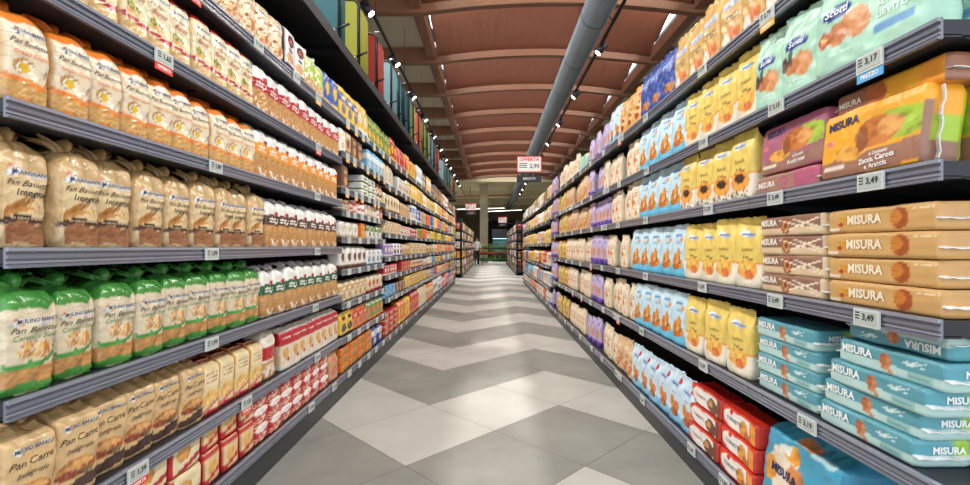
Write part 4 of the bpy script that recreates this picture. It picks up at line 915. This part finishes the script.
# ------------------------------------------------------------ fabric trolley bags on the canopy
def trolley(pxr, col, name, i, dy=.21, dx=.17, h=.545):
    y1 = min(13.27, 1.05*F/(491-pxr)); g_ = sum(col)/3; col = tuple(q*.84 for q in mixc(col, (g_, g_, g_), .12)); m = mat('fabric_'+name.replace(' ', '_'), col, .75, var=.06)
    t = empty('fabric_bag', (-1.03-dx/2, y1-dy/2, 2.407))
    props(t, 'upright %s fabric bag on black canopy, %s from the near end' % (name, ordw(i)), 'bag', 'coloured upright bags above the left shelves')
    mb = MB(); n = 10; r = .05; prof = [(-dx/2, 0), (dx/2, 0)]
    for k in range(n+1): a = math.pi/2*k/n; prof.append((dx/2-r+r*math.cos(a), h-r+r*math.sin(a)))
    for k in range(n+1): a = math.pi/2+math.pi/2*k/n; prof.append((-dx/2+r+r*math.cos(a), h-r+r*math.sin(a)))
    K = len(prof); ys = [-dy/2, -dy/2+.012, 0, dy/2-.012, dy/2]; sc2 = [.92, 1, 1.03, 1, .92]
    vs = [(x*s, y, z if z == 0 else z*(1-(1-s)*.25)) for y, s in zip(ys, sc2) for x, z in prof]
    fs = [(j*K+k, (j+1)*K+k, (j+1)*K+(k+1) % K, j*K+(k+1) % K) for j in range(4) for k in range(K)]+[tuple(range(K)), tuple(4*K+k for k in range(K-1, -1, -1))]
    mb.add(vs, fs, True); mb.smooth[-1] = mb.smooth[-2] = False
    mb.obj('body', m, t)
    mb = MB(); mb.tube([(x*.98, -dy/2, z*.99+.002) for x, z in prof[1:]+[(-dx/2, 0)]], .006, 6); mb.obj('black_piping', black, t)
    mb = MB(); mb.tube([(dx/2+.006, -dy/2+.02, .0), (dx/2+.006, -dy/2+.02, h-.03), (dx/2-.05, -dy/2+.02, h+.012), (-.02, -dy/2+.02, h+.016)], .006, 6); mb.obj('frame_tube', black, t)
    mb = MB(); mb.tube([(dx/2-.01, -dy/2-.012, .10), (dx/2+.075, -dy/2-.012, .135)], .009, 8); rr = mb.obj('axle', black, t)
    mb = MB(); mb.tube([(dx/2-.02, -dy/2-.012, .096), (dx/2-.035, -dy/2-.012, .09)], .016, 10); mb.tube([(dx/2-.03, -dy/2+.02, h+.016), (dx/2+.02, -dy/2+.02, h+.03)], .011, 10); mb.obj('metal_clip', chrome, t)
TC = [(343, (24, 104, 112), 'teal'), (366, (178, 178, 40), 'lime green'), (382, (196, 50, 36), 'red'), (395, (120, 164, 174), 'pale blue'), (399.5, (40, 140, 150), 'turquoise'), (405, (20, 84, 92), 'dark teal'), (409.5, (60, 150, 160), 'turquoise'), (414, (168, 176, 40), 'lime green'), (420, (206, 70, 44), 'orange red'),
      (424, (150, 160, 34), 'olive green'), (428, (150, 156, 30), 'olive green'), (431.5, (150, 186, 190), 'pale blue'), (434.5, (30, 60, 70), 'dark teal'), (438, (214, 80, 50), 'orange red'), (444.5, (116, 146, 152), 'grey blue'), (447.5, (90, 140, 110), 'green'), (450, (40, 120, 120), 'teal'), (452.3, (220, 150, 50), 'amber'), (454, (210, 70, 44), 'orange red'), (455.6, (40, 46, 54), 'dark grey')]
for i, (px, c, n) in enumerate(TC):
    prev = 1.05*F/(491-(TC[i-1][0] if i else 330)); cur = 1.05*F/(491-px)
    trolley(px, c, n, i, dy=min(.30, max(.12, (cur-prev)*.56)), dx=.17 if i else .24)

# ------------------------------------------------------------ hanging signs
def flag(x0, x1, y, z0, z1, label, arm, small=True, price='2,90', blackp=True):
    t = empty('price_sign', ((x0+x1)/2, y, z0)); ox = (x0+x1)/2; props(t, label, 'sign')
    w2 = (x1-x0)/2; h = z1-z0
    mb = MB(); mb.box(-w2, w2, -.003, .003, 0, h); mb.obj('board', ink((206, 52, 48)), t)
    mb = MB(); mb.box(-w2+.012, w2-.012, -.0045, -.003, .012, h-.012); mb.obj('white_panel', ink((222, 220, 216)), t)
    mb = MB(); vs, fs = text_geo('OFFERTA', h*.30, .03); mb.add([(x, -.0055, y_+h*.79) for x, y_ in vs], fs)
    mb.cur = 1; vs, fs = text_geo(price, h*.36, .02); mb.add([(x+w2*.42, -.0055, y_+h*.38) for x, y_ in vs], fs)
    for q in range(3): mb.box(-w2*.82, -w2*.18, -.0055, -.0046, h*(.28+q*.12), h*(.33+q*.12))
    mb.obj('lettering', [ink((200, 40, 44)), ink((60, 60, 64))], t)
    mb = MB(); mb.tube([(-w2, 0, -.012), (arm-ox, 0, -.012)], .008, 8); mb.obj('arm', black, t)
    mb = MB(); mb.tube([(arm-ox, 0, -.004), (arm-ox, 0, 1.80-z0)], .008, 8); mb.obj('post', black, t)
    if blackp:
        s = empty('aisle_sign', (ox, y+.02, z0-.13)); props(s, 'black aisle sign with short white text under the %s offer sign' % ('nearest' if small else 'left distant' if x0 < 0 else 'right distant'), 'sign')
        mb = MB(); mb.box(-w2, w2, -.006, .006, 0, .095); mb.obj('board', black, s)
        mb = MB(); mb.box(-.05, -.045, -.003, .003, .095, .125); mb.box(.045, .05, -.003, .003, .095, .125); mb.obj('hook', chrome, s)
        mb = MB(); vs, fs = text_geo('BISCOTTI', .038, .02); mb.add([(x, -.0075, z+.048) for x, z in vs], fs); mb.obj('lettering', ink((214, 214, 214)), s)
flag(.34, .665, 6.1, 2.015, 2.225, 'red and white offer sign on arm from right shelves', RF-.009)
flag(-.73, -.42, 13.25, 2.08, 2.27, 'small distant red and white offer sign at end of left shelves', LF+.009, False, '1,50')
flag(.27, .58, 17.15, 1.93, 2.14, 'small distant red and white offer sign beyond the right shelves', .891, False, '3,00')

# ------------------------------------------------------------ shelves across the cross aisle
FZ = [1.62, 1.30, .98, .66, .36, .14]
for b, (ya, yb) in enumerate(((15.9, 18.5), (18.5, 21.1), (21.1, 23.7), (23.7, 26.3))):
    shelving('L', ya, yb, FZ, 'distant dark shelving bay beyond the cross aisle, left, %s bay' % ordw(b), X=-.96, first=b == 0)
    shelving('R', ya+1.2, yb+1.2, FZ, 'distant dark shelving bay beyond the cross aisle, right, %s bay' % ordw(b), X=.90, first=b == 0)
sv = (LF, RF)
fk = ['TNs', 'OYb', 'CTb', 'YOb', 'NTb', 'RWb', 'GYb', 'WTb', 'KNb', 'TOs', 'WNb', 'KTb', 'NKb', 'VKb']
for b, (ya, yb) in enumerate(((15.9, 18.5), (18.5, 21.1), (21.1, 23.7), (23.7, 26.3))):
    for q, z in enumerate(FZ):
        for sd in 'LR':
            LF, RF = -.96, .90
            off = 0 if sd == 'L' else 1.2
            y = ya+off+.05; j = 0
            while y < yb+off-.25:
                k = farkind(R.choice(fk if sd == 'L' else fk[4:]), .24 if q else .26); n = R.choice((2, 3))
                put(k, sd, y+.12, z, '%s, %s on %s shelf, distant %s %s bay' % (k.desc, ordw(j), SH[q], 'left' if sd == 'L' else 'right', ordw(b)), .012)
                y += .26; j += 1
LF, RF = sv
# end display of the second left run, facing the photographer
def endcap(x0, x1, y, side, zs, lab, cols):
    t = empty('end_display', ((x0+x1)/2, y, 0)); props(t, lab, 'shelving'); w2 = (x1-x0)/2
    mb = MB(); mb.box(-w2, w2, .28, .30, 0, 2.0); mb.obj('back_panel', backm, t)
    for s in (-1, 1): mb = MB(); mb.box(s*w2-.012, s*w2+.012, 0, .3, 0, 2.0); mb.obj('side_frame', black, t)
    for z in zs:
        mb = MB(); mb.box(-w2+.013, w2-.013, 0, .279, z-.03, z); mb.obj('shelf', darkm, t)
        x = x0+.09; j = 0
        while x < x1-.07:
            k = farkind(R.choice(cols), .24)
            FAR[k.name].append((y, k, (x, y+.08, z+.001), (0, 0, 0), '%s, %s from left, %s shelf of the distant %s end display' % (k.desc, ordw(j), SH[zs.index(z)], side))); x += .145; j += 1
endcap(-1.62, -.99, 15.5, 'left', [1.62, 1.3, .98, .66, .36, .14], 'distant end display of shelves facing the viewer, left', ['TNb', 'RTb', 'WTb', 'OYb', 'CTb', 'WNb'])
endcap(.93, 1.55, 16.7, 'right', [1.62, 1.3, .98, .66, .36, .14], 'distant end display of shelves facing the viewer, right', ['KNb', 'RKb', 'NKb', 'KTb'])

import numpy as np
from mathutils import Euler, Matrix
for nm, lst in FAR.items():
    lst.sort(key=lambda q: q[0])
    for yy_, k, loc, rot, lab in lst[:NFAR]:
        r = bpy.data.objects.new(k.name, k.body); C.objects.link(r); r.location = loc; r.rotation_euler = rot
        props(r, lab, k.cat, k.group or (k.desc+'s'))
    rest = lst[NFAR:]
    if rest:
        V = []; CC = []; FS = []; base = 0
        for yy_, k, loc, rot, lab in rest:
            n = len(k.body.vertices); a = np.empty(n*3, 'f'); k.body.vertices.foreach_get('co', a); a = a.reshape(-1, 3)
            M = np.array(Matrix.Translation(loc) @ Euler(rot).to_matrix().to_4x4()); V.append(a @ M[:3, :3].T+M[:3, 3])
            cc = np.empty(n*4, 'f'); k.body.color_attributes['Col'].data.foreach_get('color', cc); CC.append(cc)
            FS += [[base+i for i in p.vertices] for p in k.body.polygons]; base += n
        me = bpy.data.meshes.new(nm); me.from_pydata(np.concatenate(V).tolist(), [], FS); me.materials.append(k.body.materials[0])
        me.color_attributes.new('Col', 'FLOAT_COLOR', 'POINT').data.foreach_set('color', np.concatenate(CC))
        me.polygons.foreach_set('use_smooth', [len(f) < 5 for f in FS]); me.update()
        props(link(nm, me), 'mass of tiny distant %s filling the farthest shelves' % {'food_carton': 'cartons', 'food_bag': 'plump bags'}.get(nm, 'packs'), 'food', None, 'stuff')

# ------------------------------------------------------------ far end: column, produce stand, fridge, person, lamps, pipe
mb = MB(); mb.box(-.72, -.20, 30, 30.5, 0, CAMZ+BH); struct(mb.obj('trim_concrete_column', mat('column_concrete', (206, 194, 166), .9)))
leafm = mat('leaf_green', (120, 176, 66), .6, var=.35, scale=12)
crate = mat('green_crate_plastic', (84, 140, 60), .5); crater = mat('orange_crate_plastic', (206, 84, 40), .5)
mb = MB()
t = empty('produce_stand', (.1, 27.9, 0)); props(t, 'dark tiered stand for crates of greens at the far aisle end', 'stand')
for z, yy in ((.25, 0), (.62, .35), (.95, .7)):
    mb = MB(); mb.box(-.85, .85, yy-.2, yy+.3, z-.05, z); mb.obj('tier', darkm, t)
for x in (-.84, .84): mb = MB(); mb.box(x-.02, x+.02, -.18, .98, 0, .9); mb.obj('side_frame', black, t)
for q, (z, yy, cm, cn) in enumerate(((.25, 0, crate, 'green'), (.62, .35, crater, 'orange'), (.95, .7, crate, 'green'))):
    for i in range(3):
        x = -.56+.56*i+.1
        c = empty('produce_crate', (x, 27.9+yy+.05, z+.001)); props(c, '%s plastic crate, %s from left on %s tier of the produce stand' % (cn, ordw(i), ('lowest', 'middle', 'highest')[q]), 'crate', 'crates on the produce stand')
        mb = MB(); mb.box(-.26, .26, -.22, .22, 0, .01); mb.box(-.26, .26, -.22, -.21, 0, .13); mb.box(-.26, .26, .21, .22, 0, .13); mb.box(-.26, -.25, -.22, .22, 0, .13); mb.box(.25, .26, -.22, .22, 0, .13); mb.obj('crate', cm, c)
        g = MB()
        for _ in range(90):
            px, py, pz = R.uniform(-.23, .23), R.uniform(-.19, .19), R.uniform(.05, .24); a = R.uniform(0, 6.28); s = .05
            dx, dy = math.cos(a)*s, math.sin(a)*s
            g.add([(px-dx, py-dy, pz), (px+dy*.5, py-dx*.5, pz+.02), (px+dx, py+dy, pz+.035), (px-dy*.5, py+dx*.5, pz+.02)], [(0, 1, 2, 3)])
        go = g.obj('leafy_greens', leafm, None, (x, 27.9+yy+.05, z+.02)); props(go, 'leafy green vegetables in the %s crate from left, %s tier' % (ordw(i), ('lowest', 'middle', 'highest')[q]), 'vegetables', 'greens in the crates', 'stuff')
# fridge with a lit interior
t = empty('display_fridge', (.62, 33, 0)); t.scale = (.6, 1, .85); props(t, 'distant tall black display fridge with cool lit shelves', 'fridge')
mb = MB(); mb.box(-.85, .85, .6, .7, 0, 2.7); mb.box(-.9, -.85, 0, .7, 0, 2.7); mb.box(.85, .9, 0, .7, 0, 2.7); mb.box(-.85, .85, 0, .6, 1.95, 2.7); mb.box(-.85, .85, 0, .6, 0, .5); mb.obj('cabinet', black, t)
for z in (.9, 1.3, 1.65): mb = MB(); mb.box(-.84, .84, .1, .59, z-.02, z); mb.obj('shelf', mat('white_shelf', (190, 210, 210), .5), t)
mb = MB(); mb.box(-.8, .8, .05, .09, 1.9, 1.94); mb.obj('strip_lamp', mat('fridge_lamp', (170, 225, 235), emit=3), t)
mb = MB(); mb.box(-.84, .84, .585, .598, .51, 1.94); mb.obj('lit_back', mat('fridge_back', (120, 190, 200), .6), t)
# slim pipe and linear lamps
mb = MB(); mb.tube([(-2.6, 31, CAMZ+3.35), (1.9, 31, CAMZ+3.5)], .035, 10); mb.tube([(-1.4, 31, CAMZ+3.40), (-1.4, 31, CAMZ+4.0)], .03, 8); mb.tube([(1.9, 31, CAMZ+3.5), (1.9, 31, CAMZ+4.0)], .03, 8)
props(mb.obj('ceiling_pipe', mat('red_pipe', (176, 70, 44), .5)), 'thin red-orange pipe hung under the far beige ceiling', 'pipe')
def linear(xa, ya, xb, yb, z, lab):
    t = empty('linear_lamp', ((xa+xb)/2, (ya+yb)/2, z)); props(t, lab, 'lamp', 'linear lamps'); ox, oy = t.location.x, t.location.y
    mb = MB(); mb.tube([(xa-ox, ya-oy, .04), (xb-ox, yb-oy, .04)], .02, 8); mb.obj('housing', mat('white_housing', (200, 200, 196), .5), t)
    mb = MB(); mb.tube([(xa-ox, ya-oy, .0), (xb-ox, yb-oy, .015)], .014, 8); mb.obj('tube', mat('tube_glow', (255, 252, 244), emit=5), t)
    mb = MB(); wz = CAMZ+BH+.04-z if ya < 33 else CAMZ+BH-.46-z; mb.tube([(-.9, 0, .05), (-.9, 0, wz)], .006, 5); mb.tube([(.9, 0, .05), (.9, 0, wz)], .006, 5); mb.obj('wire', black, t)
    l = bpy.data.lights.new('tube', 'AREA'); l.shape = 'RECTANGLE'; l.size = abs(xb-xa); l.size_y = .1; l.energy = 150
    lo = bpy.data.objects.new('lamp_light', l); C.objects.link(lo); lo.parent = t; lo.location = (0, 0, -.05)
linear(-2.3, 31.5, .9, 30.6, 3.58, 'long thin white lamp across the far left of the aisle end')
linear(-.3, 34.5, 2.2, 33.2, 3.66, 'long thin white lamp across the far right of the aisle end')
linear(-4.8, 30.0, -2.6, 30, 3.6, 'added long thin white lamp, out of view beyond the left shelves')  # extra lamp added out of view to brighten the far hall

# person pushing a small cart
def person(x, y):
    t = empty('person', (x, y, 0)); props(t, 'distant person in white top and dark trousers beside the left shelves', 'person')
    skin = mat('skin', (196, 150, 122), .6); me = bpy.data.meshes.new('body')
    J = dict(pel=(0, 0, .88), sp=(0, -.01, 1.10), ch=(0, 0, 1.32), nk=(0, 0, 1.48), hd=(0, -.02, 1.60), ht=(0, -.01, 1.68),
             sl=(-.17, 0, 1.40), el=(-.22, -.05, 1.14), wl=(-.17, -.27, 1.04), sr=(.17, 0, 1.40), er=(.22, -.05, 1.14), wr=(.17, -.27, 1.04),
             hl=(-.09, 0, .84), kl=(-.10, -.05, .47), al=(-.10, .05, .08), tl=(-.10, -.11, .035), hr=(.09, 0, .84), kr=(.10, .06, .47), ar=(.10, .14, .09), tr=(.11, -.0, .035))
    names = list(J); E = [('pel', 'sp'), ('sp', 'ch'), ('ch', 'nk'), ('nk', 'hd'), ('hd', 'ht'), ('ch', 'sl'), ('sl', 'el'), ('el', 'wl'), ('ch', 'sr'), ('sr', 'er'), ('er', 'wr'), ('pel', 'hl'), ('hl', 'kl'), ('kl', 'al'), ('al', 'tl'), ('pel', 'hr'), ('hr', 'kr'), ('kr', 'ar'), ('ar', 'tr')]
    rad = dict(pel=.14, sp=.125, ch=.14, nk=.055, hd=.095, ht=.075, sl=.06, el=.045, wl=.03, sr=.06, er=.045, wr=.03, hl=.09, kl=.058, al=.042, tl=.035, hr=.09, kr=.058, ar=.042, tr=.035)
    vs = [J[n] for n in names]; es = [(names.index(a), names.index(b)) for a, b in E]
    for s, wn in ((-1, 'wl'), (1, 'wr')):
        wv = J[wn]
        for f in range(5):
            a = (f-2)*.016; b0 = len(vs); L_ = (.05, .08, .085, .078, .06)[f]
            vs += [(wv[0]+a, wv[1]-.06, wv[2]-.005), (wv[0]+a*1.2, wv[1]-.06-L_*.6, wv[2]-.02), (wv[0]+a*1.2, wv[1]-.06-L_*.7, wv[2]-.05)]
            es += [(names.index(wn), b0), (b0, b0+1), (b0+1, b0+2)]
    me.from_pydata(vs, es, []); o = bpy.data.objects.new('body', me); C.objects.link(o)
    sm = o.modifiers.new('skin', 'SKIN'); lay = me.skin_vertices[0] if me.skin_vertices else None
    if lay is None:
        bpy.context.view_layer.objects.active = o; o.select_set(True); bpy.ops.mesh.customdata_skin_add(); lay = me.skin_vertices[0]
    for i, v in enumerate(lay.data):
        r = rad[names[i]] if i < len(names) else .010
        v.radius = (r, r)
    lay.data[0].use_root = True
    o.modifiers.new('sub', 'SUBSURF').levels = 2
    dg = bpy.context.evaluated_depsgraph_get(); bm_ = bpy.data.meshes.new_from_object(o.evaluated_get(dg)); bpy.data.objects.remove(o)
    bm_.materials.clear(); top = mat('white_shirt', (222, 220, 216), .8); tr = mat('dark_trousers', (34, 36, 46), .8); sh = mat('dark_shoes', (26, 24, 24), .6)
    for m in (skin, top, tr, sh): bm_.materials.append(m)
    for p in bm_.polygons:
        c = p.center; p.use_smooth = True
        if c.z > 1.475: i = 0
        elif c.z > .90 and not (c.z < 1.12 and abs(c.x) > .12 and c.y < -.12): i = 1
        elif c.z > .90: i = 0
        elif c.z > .09: i = 2
        else: i = 3
        p.material_index = i
    link('body', bm_, t)
    mb = MB(); vs = []; n = 14
    for r in range(6):
        a = math.pi/2*r/5
        for k in range(n): th = 2*math.pi*k/n; vs.append((.105*math.cos(a)*math.cos(th), .012+.115*math.cos(a)*math.sin(th), 1.625+.12*math.sin(a)-(.07*max(0, math.sin(th)) if r == 0 else 0)))
    mb.add(vs, [(r*n+k, r*n+(k+1) % n, (r+1)*n+(k+1) % n, (r+1)*n+k) for r in range(5) for k in range(n)], True); mb.obj('hair', mat('brown_hair', (60, 42, 30), .7), t)
    for s in (-1, 1): mb = MB(); mb.tube([(s*.035, -.115, 1.615), (s*.035, -.122, 1.615)], .011, 8); mb.obj('eye', ink((30, 26, 24)), t)
    mb = MB(); mb.tube([(0, -.105, 1.60), (0, -.135, 1.575)], .009, 6, r2=.014); mb.obj('nose', skin, t)
    mb = MB(); mb.tube([(-.025, -.112, 1.545), (.025, -.112, 1.545)], .006, 6); mb.obj('mouth', ink((150, 80, 76)), t)
    t.scale = (.92,)*3; t.rotation_euler = (0, 0, math.radians(20))
person(-.82, 26.9)
c = empty('shopping_cart', (-.66, 25.75, 0)); props(c, 'small dark shopping cart in front of the distant person', 'cart')
mb = MB(); 
for x in (-.22, .22):
    for z in (.42, .55, .68): mb.tube([(x, -.3, z), (x, .3, z)], .008, 5)
for y in (-.3, -.1, .1, .3):
    mb.tube([(-.22, y, .68), (-.22, y, .4), (.22, y, .4), (.22, y, .68)], .008, 5)
mb.obj('basket', black, c)
mb = MB(); mb.tube([(-.22, .3, .68), (-.22, .4, .95), (.22, .4, .95), (.22, .3, .68)], .012, 6); mb.obj('handle', crater, c)
mb = MB(); mb.tube([(-.2, -.28, .4), (-.2, -.28, .1)], .012, 6); mb.tube([(.2, -.28, .4), (.2, -.28, .1)], .012, 6); mb.tube([(-.2, .28, .4), (-.2, .28, .1)], .012, 6); mb.tube([(.2, .28, .4), (.2, .28, .1)], .012, 6); mb.obj('frame', black, c)
for x in (-.2, .2):
    for y in (-.28, .28): mb = MB(); mb.tube([(x-.012, y, .055), (x+.012, y, .055)], .054, 12); mb.obj('wheel', black, c)
